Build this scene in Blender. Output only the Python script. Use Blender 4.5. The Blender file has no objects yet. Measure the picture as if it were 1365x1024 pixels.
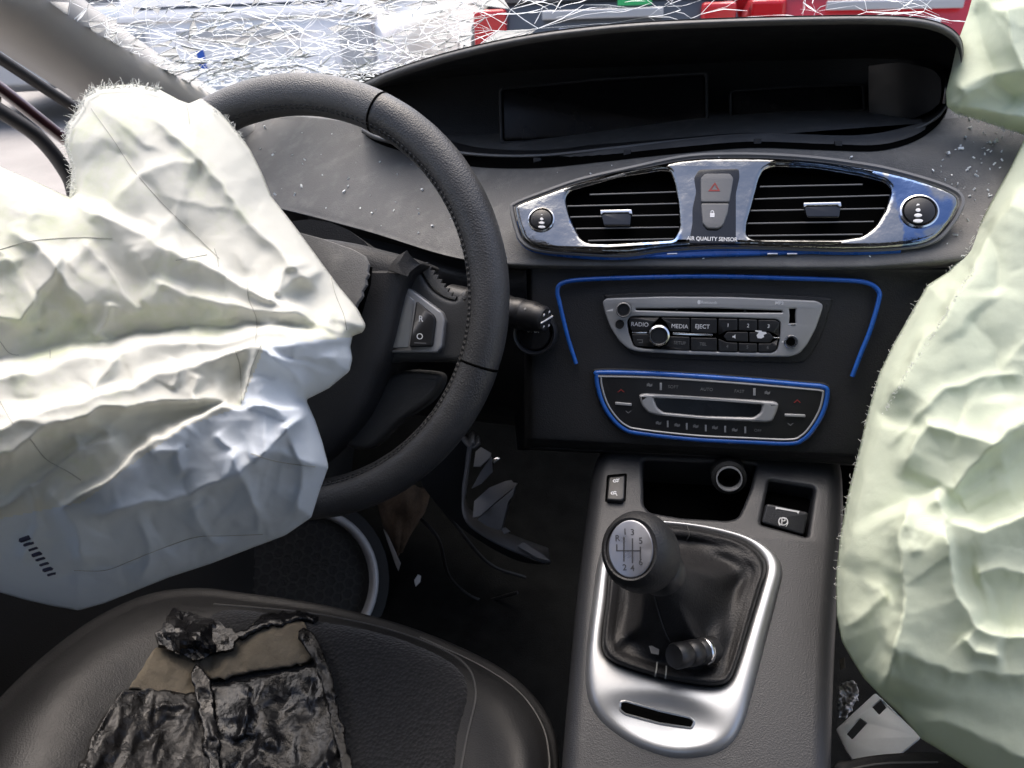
import bpy, bmesh, math, random
import numpy as np
from mathutils import Vector, Matrix
from mathutils.geometry import tessellate_polygon
from mathutils.bvhtree import BVHTree

random.seed(7); RNG = np.random.default_rng(7)
SC = bpy.context.scene
COL = SC.collection
R = math.radians

# ------------------------------------------------------------------ camera
CAM = np.array([0.0, 0.0, 1.30])
FPX = 1051.0                                    # focal length in photo pixels (1365 wide)
YAW, PITCH, ROLL = R(12.5), R(29.0), R(2.5)
FW = np.array([-math.sin(YAW)*math.cos(PITCH), math.cos(YAW)*math.cos(PITCH), -math.sin(PITCH)])
_r0 = np.array([math.cos(YAW), math.sin(YAW), 0.0]); _u0 = np.cross(_r0, FW)
RT = math.cos(ROLL)*_r0 - math.sin(ROLL)*_u0
UP = math.sin(ROLL)*_r0 + math.cos(ROLL)*_u0
cd = bpy.data.cameras.new('camera'); cam = bpy.data.objects.new('camera', cd); COL.objects.link(cam)
m = Matrix.Identity(4)
for i in range(3):
    m[i][0], m[i][1], m[i][2], m[i][3] = RT[i], UP[i], -FW[i], CAM[i]
cam.matrix_world = m
cd.sensor_width = 36.0; cd.lens = 36.0*FPX/1365.0
cd.clip_start = 0.02; cd.clip_end = 3000
SC.camera = cam
cd.dof.use_dof = True; cd.dof.focus_distance = .70; cd.dof.aperture_fstop = 14.0

# ------------------------------------------------------------------ light
SUN_EL, SUN_AZ = R(66), R(-25)                  # azimuth from +Y (ahead), negative = left
w = bpy.data.worlds.new('World'); SC.world = w; w.use_nodes = True
nt = w.node_tree; bg = nt.nodes['Background']
sky = nt.nodes.new('ShaderNodeTexSky'); sky.sky_type = 'NISHITA'; sky.sun_disc = False
sky.sun_elevation = SUN_EL; sky.sun_rotation = SUN_AZ
sky.air_density = 0.7; sky.dust_density = 5.0; sky.ozone_density = 0.4
nt.links.new(sky.outputs[0], bg.inputs[0]); bg.inputs[1].default_value = 0.15
sd = bpy.data.lights.new('sun', 'SUN'); sun = bpy.data.objects.new('sun', sd); COL.objects.link(sun)
sd.energy = 1.1; sd.angle = R(80); sd.color = (1.0, 0.95, 0.86)
_sv = Vector((math.sin(SUN_AZ)*math.cos(SUN_EL), math.cos(SUN_AZ)*math.cos(SUN_EL), math.sin(SUN_EL)))
sun.rotation_euler = _sv.to_track_quat('Z', 'Y').to_euler(); sun.location = (0, 0, 12)
SC.view_settings.view_transform = 'Standard'; SC.view_settings.look = 'None'
SC.view_settings.gamma = 1.0; SC.view_settings.use_curve_mapping = False
SC.view_settings.exposure = 1.52
SC.render.engine = 'CYCLES'
SC.cycles.use_denoising = True
SC.cycles.max_bounces = 8; SC.cycles.diffuse_bounces = 4; SC.cycles.transparent_max_bounces = 24
SC.cycles.caustics_reflective = False; SC.cycles.caustics_refractive = False
SC.cycles.sample_clamp_indirect = 6.0

# ------------------------------------------------------------------ geometry helpers
def ray(px, py):
    return FW + RT*((px-682.5)/FPX) - UP*((py-512.0)/FPX)

class Plane:
    def __init__(s, p, n):
        s.o = np.array(p, float); s.n = np.array(n, float)/np.linalg.norm(n)
        ex = np.array([1.0, 0, 0]); ex = ex - s.n*(ex@s.n); s.ex = ex/np.linalg.norm(ex)
        s.ey = np.cross(s.n, s.ex)
    def at(s, px, py, h=0.0):
        v = ray(px, py); o = s.o + s.n*h
        return CAM + v*(((o-CAM)@s.n)/(v@s.n))
    def up(s, h):
        return Plane(s.o+s.n*h, s.n)
    def loc(s, p):
        return np.array([(p-s.o)@s.ex, (p-s.o)@s.ey])
    def world(s, a, b, h=0.0):
        return s.o + s.ex*a + s.ey*b + s.n*h

def pt(px, py, s):
    """photo pixel + what it lies on (forward distance, plane, ('z',height), ('d',depth), ('x',lateral)) -> point"""
    if isinstance(s, Plane): return s.at(px, py)
    v = ray(px, py)
    if isinstance(s, tuple):
        k, a = s
        if k == 'z': return CAM + v*(a/v[2])
        if k == 'd': return CAM + v*a
        if k == 'x': return CAM + v*((a-CAM[0])/v[0])
    return CAM + v*(s/v[1])

def pixof(p):
    q = np.asarray(p)-CAM; d = q@FW
    return 682.5+FPX*(q@RT)/d, 512-FPX*(q@UP)/d, d

def catmull(P, n, closed=False):
    P = np.asarray(P, float); N = len(P)
    if N == 2 and not closed:
        t = np.linspace(0, 1, n)[:, None]; return P[0]*(1-t)+P[1]*t
    segs = N if closed else N-1
    ts = np.linspace(0, segs, n, endpoint=not closed)
    i = np.minimum(ts.astype(int), segs-1); t = (ts-i)[:, None]
    def g(k):
        return P[k % N] if closed else P[np.clip(k, 0, N-1)]
    a, b, c, d = g(i-1), g(i), g(i+1), g(i+2)
    if not closed:
        lo = i-1 < 0; a = np.where(lo[:, None], 2*b-c, a)
        hi = i+2 > N-1; d = np.where(hi[:, None], 2*c-b, d)
    return .5*((2*b)+(-a+c)*t+(2*a-5*b+4*c-d)*t*t+(-a+3*b-3*c+d)*t**3)

def lin(P, n, closed=False):
    P = np.asarray(P, float)
    if closed: P = np.vstack([P, P[:1]])
    L = np.r_[0, np.cumsum(np.linalg.norm(np.diff(P, axis=0), axis=1))]
    s = np.linspace(0, L[-1], n, endpoint=not closed)
    return np.stack([np.interp(s, L, P[:, k]) for k in range(P.shape[1])], 1)

def roundpoly(pts, r, n=5):
    P = [np.array(p, float) for p in pts]; out = []
    for i, p in enumerate(P):
        a, b = P[i-1]-p, P[(i+1) % len(P)]-p
        la, lb = np.linalg.norm(a), np.linalg.norm(b); rr = min(r, la*.45, lb*.45)
        p0, p1 = p+a/la*rr, p+b/lb*rr
        for k in range(n+1):
            t = k/n; out.append((1-t)**2*p0+2*t*(1-t)*p+t*t*p1)
    return [tuple(q) for q in out]

def sm(pts, n=None, closed=True):
    return [tuple(q) for q in catmull(pts, n or len(pts)*6, closed)]

def worldpos(o):
    p = Vector((0, 0, 0))
    while o is not None:
        p = p + Vector(o.location); o = o.parent
    return p

def mk(name, V, Fc, mat, parent=None, smooth=True, angle=None, kind=None):
    me = bpy.data.meshes.new(name)
    me.from_pydata([tuple(map(float, v)) for v in V], [], [tuple(map(int, f)) for f in Fc])
    me.validate(); me.update()
    if smooth:
        me.polygons.foreach_set('use_smooth', [True]*len(me.polygons))
        if angle: me.set_sharp_from_angle(angle=R(angle))
    o = bpy.data.objects.new(name, me); COL.objects.link(o)
    if mat: me.materials.append(mat)
    if parent is not None:
        o.parent = parent; o.location = -worldpos(parent)
    if kind: o['kind'] = kind
    return o

def thing(name, label, cat, loc, group=None):
    o = bpy.data.objects.new(name, None); COL.objects.link(o); o.location = Vector(tuple(map(float, loc)))
    o.empty_display_size = .05; o['label'] = label; o['category'] = cat
    if group: o['group'] = group
    return o

def tag(o, label, cat, group=None):
    o['label'] = label; o['category'] = cat
    if group: o['group'] = group
    return o

def fixnormals(o):
    bm = bmesh.new(); bm.from_mesh(o.data); bmesh.ops.recalc_face_normals(bm, faces=bm.faces); bm.to_mesh(o.data); bm.free()
    return o

def grid(name, G, mat, parent=None, closed_u=False, thick=0, kind=None, angle=None):
    G = np.asarray(G); nv, nu = G.shape[:2]
    V = G.reshape(-1, 3); F = []
    for j in range(nv-1):
        for i in range(nu if closed_u else nu-1):
            k = (i+1) % nu
            F.append((j*nu+i, j*nu+k, (j+1)*nu+k, (j+1)*nu+i))
    o = mk(name, V, F, mat, parent, kind=kind, angle=angle)
    if thick:
        s = o.modifiers.new('thickness', 'SOLIDIFY'); s.thickness = thick; s.offset = -1
    return o

def lgrid(rows, nu, nv, closed_u=False, smooth_v=True):
    """rows of (px,py,spec) or points -> smooth grid of points"""
    W = []
    for r in rows:
        p = np.array([pt(*q) if not isinstance(q, np.ndarray) else q for q in r])
        W.append(catmull(p, nu, closed_u))
    W = np.array(W)
    f = catmull if smooth_v else lin
    return np.stack([f(W[:, i], nv) for i in range(nu)], 1)

def loft(name, rows, nu, nv, mat, parent=None, **k):
    sv = k.pop('smooth_v', True); cu = k.get('closed_u', False)
    return grid(name, lgrid(rows, nu, nv, cu, sv), mat, parent, **k)

def loop_offset(P, d):
    """offset closed ccw loop inwards by d"""
    P = np.asarray(P); a = P-np.roll(P, 1, 0); b = np.roll(P, -1, 0)-P
    a /= np.linalg.norm(a, axis=1)[:, None]+1e-12; b /= np.linalg.norm(b, axis=1)[:, None]+1e-12
    na = np.stack([-a[:, 1], a[:, 0]], 1); nb = np.stack([-b[:, 1], b[:, 0]], 1)
    s = na+nb; l = np.maximum((s*s).sum(1), .6)
    return P + s*(2*d/l)[:, None]*1.0

def area(P):
    x, y = np.asarray(P).T; return .5*np.sum(x*np.roll(y, -1)-y*np.roll(x, -1))

def plate_local(name, outer, holes, pl, h, thick, bev, mat, parent=None, seg=3, curve=None, hbev=None):
    loops = []
    o = np.asarray(outer, float); o = o if area(o) > 0 else o[::-1]
    loops.append(o)
    for q in holes:
        q = np.asarray(q, float); q = q if area(q) < 0 else q[::-1]; loops.append(q)
    V, F, tops = [], [], []
    bev0 = bev
    for li, L in enumerate(loops):
        bev = bev0 if li == 0 or hbev is None else hbev
        layers = [(0, -thick)]
        if bev > 0:
            for k in range(seg+1):
                a = k/seg*math.pi/2
                layers.append((bev*(1-math.cos(a)), -bev*(1-math.sin(a))))
        else: layers.append((0, 0))
        n = len(L); base = len(V)
        for off, z in layers:
            Q = loop_offset(L, off) if off else L
            for q in Q: V.append(pl.world(q[0], q[1], h+z+(curve(q) if curve else 0)))
        for j in range(len(layers)-1):
            for i in range(n):
                k = (i+1) % n; a = base+j*n; b = a+n
                F.append((a+i, a+k, b+k, b+i))
        tops.append((base+(len(layers)-1)*n, Q))
    tri = tessellate_polygon([[Vector((q[0], q[1], 0)) for q in Q] for _, Q in tops])
    idx = []
    for b, Q in tops: idx += [b+i for i in range(len(Q))]
    for t in tri: F.append(tuple(idx[i] for i in t))
    ob = mk(name, V, F, mat, parent, angle=38)
    return fixnormals(ob)

def plate(name, outer, pl, h, thick, bev, mat, parent=None, holes=(), seg=3, curve=None, hbev=None):
    """solid plate lying on a plane, its outline read off the photo and carried onto that plane"""
    f = lambda L: [pl.loc(pl.at(x, y, h)) for x, y in L]
    return plate_local(name, f(outer), [f(q) for q in holes], pl, h, thick, bev, mat, parent, seg, curve, hbev)

def frame_along(P, closed):
    P = np.asarray(P); n = len(P)
    T = np.roll(P, -1, 0)-np.roll(P, 1, 0)
    if not closed: T[0] = P[1]-P[0]; T[-1] = P[-1]-P[-2]
    T /= np.linalg.norm(T, axis=1)[:, None]+1e-12
    N = []; v = np.cross(T[0], [0.31, .2, .93]); v /= np.linalg.norm(v)
    for i in range(n):
        v = v-T[i]*(v@T[i]); v = v/(np.linalg.norm(v)+1e-12); N.append(v)
    N = np.array(N); return T, N, np.cross(T, N)

def tube_geo(P, r, seg=8, closed=False, flat=1.0):
    P = np.asarray(P); n = len(P); T, N, B = frame_along(P, closed)
    r = np.broadcast_to(np.asarray(r, float), (n,)); V, F = [], []
    for i in range(n):
        for k in range(seg):
            a = 2*math.pi*k/seg
            V.append(P[i]+r[i]*(math.cos(a)*N[i]+flat*math.sin(a)*B[i]))
    for i in range(n if closed else n-1):
        j = (i+1) % n
        for k in range(seg):
            q = (k+1) % seg; F.append((i*seg+k, i*seg+q, j*seg+q, j*seg+k))
    if not closed:
        F.append(tuple(range(seg))[::-1]); F.append(tuple((n-1)*seg+k for k in range(seg)))
    return V, F

def tube(name, P, r, mat, parent=None, seg=8, closed=False, kind=None):
    V, F = tube_geo(P, r, seg, closed); return mk(name, V, F, mat, parent, kind=kind, angle=50)

def lathe(name, prof, o, axis, mat, parent=None, seg=32, xdir=None, sy=1.0, cap=True):
    """profile of (radius, along-axis) pairs"""
    ax = np.array(axis, float); ax /= np.linalg.norm(ax)
    e = np.array(xdir, float) if xdir is not None else np.array([1., 0, 0])
    e = e-ax*(e@ax); e /= np.linalg.norm(e); f = np.cross(ax, e)
    V, F = [], []
    for r, z in prof:
        for k in range(seg):
            a = 2*math.pi*k/seg; V.append(np.asarray(o)+ax*z+r*(math.cos(a)*e+sy*math.sin(a)*f))
    n = len(prof)
    for j in range(n-1):
        for k in range(seg):
            q = (k+1) % seg; F.append((j*seg+k, j*seg+q, (j+1)*seg+q, (j+1)*seg+k))
    if cap: F.append(tuple(range(seg))[::-1]); F.append(tuple((n-1)*seg+k for k in range(seg)))
    return mk(name, V, F, mat, parent, angle=35)

def text(name, s, px, py, hpx, pl, h, mat, parent, rot=0.0, bold=0.0, sx=1.0):
    cu = bpy.data.curves.new(name, 'FONT'); cu.body = s; cu.align_x = 'CENTER'; cu.align_y = 'CENTER'
    p = pl.at(px, py, h); d = (p-CAM)@FW
    cu.size = hpx*d/FPX*1.38; cu.offset = bold*cu.size; cu.extrude = 0.00015; cu.resolution_u = 3
    t = bpy.data.objects.new(name, cu); COL.objects.link(t)
    me = bpy.data.meshes.new_from_object(t); bpy.data.objects.remove(t); bpy.data.curves.remove(cu)
    c, sn = math.cos(rot), math.sin(rot)
    for v in me.vertices:
        x, y, z = v.co.x*sx, v.co.y, v.co.z
        a, b = x*c-y*sn, x*sn+y*c
        v.co = Vector(tuple(p+pl.ex*a+pl.ey*b+pl.n*z))
    me.name = name; me.materials.clear(); me.materials.append(mat)
    o = bpy.data.objects.new(name, me); COL.objects.link(o)
    if parent is not None: o.parent = parent; o.location = -worldpos(parent)
    return o

# numpy gradient noise ------------------------------------------------
_perm = RNG.permutation(512)
_gang = RNG.uniform(0, 2*math.pi, 512)
def noise(x, y, seed=0):
    x = np.asarray(x, float); y = np.asarray(y, float)
    xi = np.floor(x).astype(int); yi = np.floor(y).astype(int); xf, yf = x-xi, y-yi
    def g(ix, iy, dx, dy):
        k = _perm[(_perm[(ix+seed*17) % 512]+iy+seed*31) % 512]; a = _gang[k]
        return np.cos(a)*dx+np.sin(a)*dy
    s = lambda t: t*t*t*(t*(t*6-15)+10)
    u, v = s(xf), s(yf)
    a = g(xi, yi, xf, yf)*(1-u)+g(xi+1, yi, xf-1, yf)*u
    b = g(xi, yi+1, xf, yf-1)*(1-u)+g(xi+1, yi+1, xf-1, yf-1)*u
    return (a*(1-v)+b*v)*1.5

def poly_dist(P, X, Y):
    """signed distance to an open polyline (left->right: + below), and nearest fraction"""
    P = np.asarray(P, float); best = np.full(X.shape, 1e9); sg = np.ones(X.shape); fr = np.zeros(X.shape)
    n = len(P)-1
    for i in range(n):
        a, b = P[i], P[i+1]; d = b-a; L = d@d
        t = np.clip(((X-a[0])*d[0]+(Y-a[1])*d[1])/L, 0, 1)
        rx, ry = X-a[0]-t*d[0], Y-a[1]-t*d[1]; q = np.hypot(rx, ry)
        c = d[0]*(Y-a[1])-d[1]*(X-a[0])
        mk_ = q < best; best = np.where(mk_, q, best); sg = np.where(mk_, np.sign(c), sg); fr = np.where(mk_, (i+t)/n, fr)
    return best*sg, fr

def inside(P, X, Y):
    P = np.asarray(P); r = np.zeros(X.shape, bool); n = len(P)
    for i in range(n):
        (x1, y1), (x2, y2) = P[i], P[(i+1) % n]
        c = ((y1 > Y) != (y2 > Y)) & (X < (x2-x1)*(Y-y1)/(y2-y1+1e-12)+x1)
        r ^= c
    return r

def sheet(name, outline, step, place, mat, parent=None, back=None):
    """cloth or film: a fine grid trimmed to an outline; place(X,Y,dist)->(n,3) points; back(...) closes the far side"""
    O = np.asarray(outline, float)
    x0, y0 = O.min(0)-step; x1, y1 = O.max(0)+step
    xs = np.arange(x0, x1+step, step); ys = np.arange(y0, y1+step, step)
    X, Y = np.meshgrid(xs, ys); cx = (X[:-1, :-1]+X[1:, 1:])/2; cy = (Y[:-1, :-1]+Y[1:, 1:])/2
    keep = inside(O, cx, cy); ny, nx = X.shape
    quads = []
    for j, i in zip(*np.nonzero(keep)):
        quads.append((j*nx+i, (j+1)*nx+i, (j+1)*nx+i+1, j*nx+i+1))
    quads = np.array(quads); used = np.unique(quads)
    cnt = np.zeros(ny*nx, int); np.add.at(cnt, quads.ravel(), 1)
    bnd = used[cnt[used] < 4]
    FX, FY = X.ravel().copy(), Y.ravel().copy()
    dense = lin(O, 4*len(O)*8, True)
    for k in bnd:
        q = dense[np.argmin((dense[:, 0]-FX[k])**2+(dense[:, 1]-FY[k])**2)]; FX[k], FY[k] = q
    remap = -np.ones(ny*nx, int); remap[used] = np.arange(len(used))
    ux, uy = FX[used], FY[used]
    closed = np.vstack([dense[::4], dense[:1]])
    dist = np.abs(poly_dist(closed[::2] if len(closed) > 400 else closed, ux, uy)[0])
    isb = np.isin(used, bnd); dist[isb] = 0
    V = place(ux, uy, dist); F = [tuple(remap[list(q)]) for q in quads]
    if back is not None:
        B = back(ux, uy, dist); m2 = np.arange(len(used)); inner = ~isb
        m2[inner] = len(used)+np.arange(inner.sum())
        V = np.vstack([V, B[inner]]); F += [tuple(m2[remap[list(q)]])[::-1] for q in quads]
    return mk(name, V, F, mat, parent)

def join_geo(items):
    V, F = [], []
    for v, f in items:
        b = len(V); V += list(v); F += [tuple(i+b for i in q) for q in f]
    return V, F

def box_geo(c, ex, ey, ez):
    c = np.asarray(c); V = [c+sx*ex+sy*ey+sz*ez for sz in (-1, 1) for sy in (-1, 1) for sx in (-1, 1)]
    return V, [(0, 2, 3, 1), (4, 5, 7, 6), (0, 1, 5, 4), (2, 6, 7, 3), (0, 4, 6, 2), (1, 3, 7, 5)]

def bvh(o):
    me = o.data; off = worldpos(o)
    return BVHTree.FromPolygons([v.co+off for v in me.vertices], [tuple(p.vertices) for p in me.polygons])

def hit(tree, px, py):
    v = ray(px, py); h = tree.ray_cast(Vector(CAM), Vector(v).normalized())
    return (np.array(h[0]), np.array(h[1])) if h[0] is not None else (None, None)

# ------------------------------------------------------------------ materials
def mat(name, col, rough=.5, metal=0.0, spec=.5, var=0.0, vscale=8.0, col2=None, bump=0.0, bscale=600.0, btype='noise',
        coat=0.0, rvar=0.0, rscale=30.0, trans=0.0, sheen=0.0, subs=0.0, bump2=0.0, b2scale=60.0, dust=None, dscale=25., dlo=.55, dhi=.75):
    M = bpy.data.materials.new(name); M.use_nodes = True; t = M.node_tree; b = t.nodes['Principled BSDF']
    N = lambda k: t.nodes.new(k); L = t.links.new
    b.inputs['Base Color'].default_value = (*col, 1); b.inputs['Roughness'].default_value = rough
    b.inputs['Metallic'].default_value = metal; b.inputs['Specular IOR Level'].default_value = spec
    b.inputs['Coat Weight'].default_value = coat; b.inputs['Sheen Weight'].default_value = sheen
    if coat: b.inputs['Coat Roughness'].default_value = .08
    tc = N('ShaderNodeTexCoord')
    csock = None
    if var or col2:
        n = N('ShaderNodeTexNoise'); n.inputs['Scale'].default_value = vscale; n.inputs['Detail'].default_value = 6
        n.inputs['Roughness'].default_value = .62
        L(tc.outputs['Object'], n.inputs['Vector'])
        r = N('ShaderNodeValToRGB'); r.color_ramp.elements[0].position = .34; r.color_ramp.elements[1].position = .68
        c2 = col2 or tuple(min(1, c*(1+var)) for c in col); c1 = col if col2 else tuple(c*(1-var) for c in col)
        r.color_ramp.elements[0].color = (*c1, 1); r.color_ramp.elements[1].color = (*c2, 1)
        L(n.outputs['Fac'], r.inputs[0]); csock = r.outputs[0]
    if dust:
        n = N('ShaderNodeTexNoise'); n.inputs['Scale'].default_value = dscale; n.inputs['Detail'].default_value = 8; n.inputs['Roughness'].default_value = .7
        L(tc.outputs['Object'], n.inputs['Vector'])
        mr = N('ShaderNodeMapRange'); mr.inputs[1].default_value = dlo; mr.inputs[2].default_value = dhi
        L(n.outputs['Fac'], mr.inputs[0])
        mx = N('ShaderNodeMix'); mx.data_type = 'RGBA'; L(mr.outputs[0], mx.inputs[0])
        if csock: L(csock, mx.inputs[6])
        else: mx.inputs[6].default_value = (*col, 1)
        mx.inputs[7].default_value = (*dust, 1); csock = mx.outputs[2]
    if csock: L(csock, b.inputs['Base Color'])
    if rvar:
        n = N('ShaderNodeTexNoise'); n.inputs['Scale'].default_value = rscale; n.inputs['Detail'].default_value = 7
        L(tc.outputs['Object'], n.inputs['Vector'])
        mr = N('ShaderNodeMapRange'); mr.inputs[1].default_value = .3; mr.inputs[2].default_value = .7
        mr.inputs[3].default_value = max(.02, rough-rvar); mr.inputs[4].default_value = min(1, rough+rvar)
        L(n.outputs['Fac'], mr.inputs[0]); L(mr.outputs[0], b.inputs['Roughness'])
    prev = None
    for st, scl, ty in ((bump, bscale, btype), (bump2, b2scale, 'noise')):
        if not st: continue
        if ty == 'voronoi':
            n = N('ShaderNodeTexVoronoi'); n.inputs['Scale'].default_value = scl; out = n.outputs['Distance']
        elif ty == 'weave':
            n = N('ShaderNodeTexWave'); n.inputs['Scale'].default_value = scl; n.inputs['Distortion'].default_value = 1.5
            n.inputs['Detail'].default_value = 2; n.bands_direction = 'Z'; out = n.outputs['Fac']
        else:
            n = N('ShaderNodeTexNoise'); n.inputs['Scale'].default_value = scl; n.inputs['Detail'].default_value = 5; out = n.outputs['Fac']
        L(tc.outputs['Object'], n.inputs['Vector'])
        bp = N('ShaderNodeBump'); bp.inputs['Strength'].default_value = st; bp.inputs['Distance'].default_value = .6/scl
        L(out, bp.inputs['Height'])
        if prev: L(prev, bp.inputs['Normal'])
        prev = bp.outputs[0]
    if prev: L(prev, b.inputs['Normal'])
    if trans:
        tr = N('ShaderNodeBsdfTranslucent'); mx = N('ShaderNodeMixShader'); mx.inputs[0].default_value = trans
        if csock: L(csock, tr.inputs[0])
        else: tr.inputs[0].default_value = (*col, 1)
        L(b.outputs[0], mx.inputs[1]); L(tr.outputs[0], mx.inputs[2]); L(mx.outputs[0], t.nodes['Material Output'].inputs[0])
    return M

def glassmat(name, tint, opac, rough):
    M = bpy.data.materials.new(name); M.use_nodes = True; t = M.node_tree; t.nodes.clear()
    N = lambda k: t.nodes.new(k); L = t.links.new
    o = N('ShaderNodeOutputMaterial'); a = N('ShaderNodeBsdfTransparent'); a.inputs[0].default_value = (*tint, 1)
    g = N('ShaderNodeBsdfGlossy'); g.inputs['Roughness'].default_value = rough
    f = N('ShaderNodeFresnel'); f.inputs[0].default_value = 1.45
    mx = N('ShaderNodeMixShader'); L(f.outputs[0], mx.inputs[0]); L(a.outputs[0], mx.inputs[1]); L(g.outputs[0], mx.inputs[2])
    d = N('ShaderNodeBsdfTranslucent'); d.inputs[0].default_value = (.9, .93, .93, 1)
    m2 = N('ShaderNodeMixShader'); m2.inputs[0].default_value = opac
    L(mx.outputs[0], m2.inputs[1]); L(d.outputs[0], m2.inputs[2]); L(m2.outputs[0], o.inputs[0])
    return M

M = {}
M['pad'] = mat('dash_soft_touch', (.108, .107, .105), .64, bump=.3, bscale=800, btype='voronoi', var=.12, vscale=9, dust=(.2, .195, .185), dscale=35, dlo=.5, dhi=.85)
M['stack'] = mat('stack_plastic', (.020, .020, .021), .58, spec=.4, bump=.3, bscale=800, btype='voronoi', rvar=.08)
M['hood'] = mat('hood_black', (.013, .013, .0135), .6, bump=.3, bscale=700, btype='voronoi', rvar=.1)
M['black'] = mat('matt_black', (.008, .008, .008), .7, rvar=.1)
M['gap'] = mat('recess_black', (.002, .002, .002), .95, spec=.02)
M['gloss'] = mat('gloss_black', (.006, .006, .007), .16, coat=.3, rvar=.08, rscale=12)
M['screen'] = mat('screen_black', (.004, .004, .005), .25, spec=.25, rvar=.05)
M['button'] = mat('button_black', (.012, .012, .013), .42, rvar=.08, bump=.1, bscale=900)
M['btn_grey'] = mat('button_grey', (.16, .16, .16), .4, rvar=.08, bump=.15, bscale=900)
M['silver'] = mat('silver_paint', (.36, .36, .36), .42, metal=.35, rvar=.06, var=.03, vscale=30, bump=.05, bscale=1500)
M['alu'] = mat('satin_aluminium', (.43, .44, .45), .42, metal=.85, rvar=.06, rscale=18, bump=.06, bscale=1800, var=.04, vscale=14)
M['bright'] = mat('bright_chrome', (.72, .72, .72), .18, metal=1.0)
M['blue'] = mat('blue_trim', (.012, .10, .42), .3, coat=.3, rvar=.1, rscale=90, var=.15, vscale=60)
M['white'] = mat('print_white', (.75, .75, .75), .6)
M['dim'] = mat('print_grey', (.16, .16, .16), .6)
M['red'] = mat('print_red', (.26, .03, .025), .5)
M['leather'] = mat('black_leather', (.011, .0112, .012), .5, spec=.38, bump=.25, bscale=700, btype='voronoi', rvar=.09, rscale=14, bump2=.06, b2scale=40)
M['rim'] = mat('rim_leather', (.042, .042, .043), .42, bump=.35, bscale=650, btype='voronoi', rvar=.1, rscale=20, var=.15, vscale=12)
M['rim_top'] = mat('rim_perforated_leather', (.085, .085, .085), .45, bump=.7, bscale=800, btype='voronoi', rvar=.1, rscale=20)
M['gaiter'] = mat('gaiter_leather', (.010, .010, .011), .58, spec=.35, bump=.3, bscale=650, btype='voronoi', rvar=.08, rscale=20, bump2=.1, b2scale=70)
M['thread'] = mat('dark_thread', (.05, .05, .05), .8)
M['stitch'] = mat('seat_stitch', (.10, .10, .10), .8)
M['seatfab'] = mat('perforated_fabric', (.011, .0115, .013), .9, spec=.2, bump=.6, bscale=300, var=.35, vscale=260, btype='voronoi', sheen=.2)
M['console'] = mat('console_plastic', (.023, .024, .027), .44, bump=.22, bscale=900, btype='voronoi', rvar=.07, rscale=9, dust=(.06, .06, .06), dscale=60, dlo=.6, dhi=.95)
M['pillar'] = mat('pillar_trim', (.34, .33, .31), .6, bump=.25, bscale=700, var=.06, vscale=6)
M['rubber'] = mat('rubber_seal', (.012, .011, .011), .6)
M['maroon'] = mat('maroon_paint', (.05, .008, .012), .3, coat=.5)
M['carpet'] = mat('dark_carpet', (.008, .008, .008), .98, spec=.1, bump=.9, bscale=500, var=.3, vscale=30)
M['door'] = mat('door_plastic', (.014, .014, .015), .6, bump=.3, bscale=700, btype='voronoi')
M['headliner'] = mat('headliner_fabric', (.30, .29, .27), .9, bump=.2, bscale=900)
M['bag'] = mat('airbag_white_nylon', (.655, .66, .61), .95, spec=.08, bump=.15, bscale=900, btype='weave', dust=(.55, .63, .36), dscale=6., dlo=.5, dhi=.74, trans=.30, bump2=.10, b2scale=90)
M['bag_skylit'] = mat('airbag_skylit_nylon', (.60, .655, .72), .95, spec=.08, bump=.15, bscale=900, btype='weave', var=.04, vscale=7, trans=.30, bump2=.1, b2scale=90)
M['bag2'] = mat('airbag_green_nylon', (.66, .72, .575), .95, spec=.08, bump=.15, bscale=900, btype='weave', var=.05, vscale=7, trans=.30, bump2=.10, b2scale=80)
M['fray'] = mat('frayed_nylon', (.85, .86, .82), .8, trans=.3)
M['seam'] = mat('seam_thread', (.34, .34, .31), .8)
M['ink'] = mat('printed_ink', (.03, .03, .06), .7)
M['card'] = mat('brown_cardboard', (.13, .112, .085), .9, spec=.1, var=.2, vscale=28, bump=.4, bscale=140, dust=(.04, .035, .03), dscale=30, dlo=.55, dhi=.72)
M['film'] = mat('black_film', (.007, .007, .008), .26, spec=.35, rvar=.1, rscale=60, bump=.25, bscale=160, bump2=.2, b2scale=300, dust=(.03, .028, .026), dscale=40, dlo=.55, dhi=.8)
M['film2'] = mat('grey_film', (.012, .011, .0105), .32, spec=.35, rvar=.15, rscale=70, bump=.3, bscale=130, bump2=.3, b2scale=300, var=.5, vscale=25)
M['trim'] = mat('broken_trim_grey', (.26, .26, .27), .5, bump=.2, bscale=600)
M['brown'] = mat('brown_torn_felt', (.11, .075, .05), .9, var=.4, vscale=40, bump=.6, bscale=200)
M['bracket'] = mat('white_plastic', (.72, .78, .86), .4, var=.05, vscale=30)
M['foil'] = mat('crumpled_foil', (.6, .58, .58), .35, metal=.4, bump=.5, bscale=150)
M['crumb'] = mat('glass_crumb', (.8, .82, .82), .2)
M['crack'] = mat('crack_glass', (.9, .93, .94), .35, trans=.5)
M['crackd'] = mat('crack_shade', (.22, .25, .25), .3, trans=.3)
M['glass'] = glassmat('windscreen_glass', (.9, .95, .94), .10, .03)
M['milky'] = glassmat('crushed_glass', (.84, .88, .87), .22, .2)
M['concrete'] = mat('yard_concrete', (.26, .25, .24), .9, var=.15, vscale=.8, bump=.4, bscale=40, dust=(.15, .145, .14), dscale=.35)
M['carwhite'] = mat('white_car_paint', (.84, .82, .79), .3, coat=.6)
M['carsilver'] = mat('silver_car_paint', (.42, .44, .46), .35, metal=.4, coat=.5)
M['carred'] = mat('red_car_paint', (.42, .012, .02), .3, coat=.6)
M['cardark'] = mat('dark_car_paint', (.05, .055, .06), .3, coat=.6)
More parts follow.
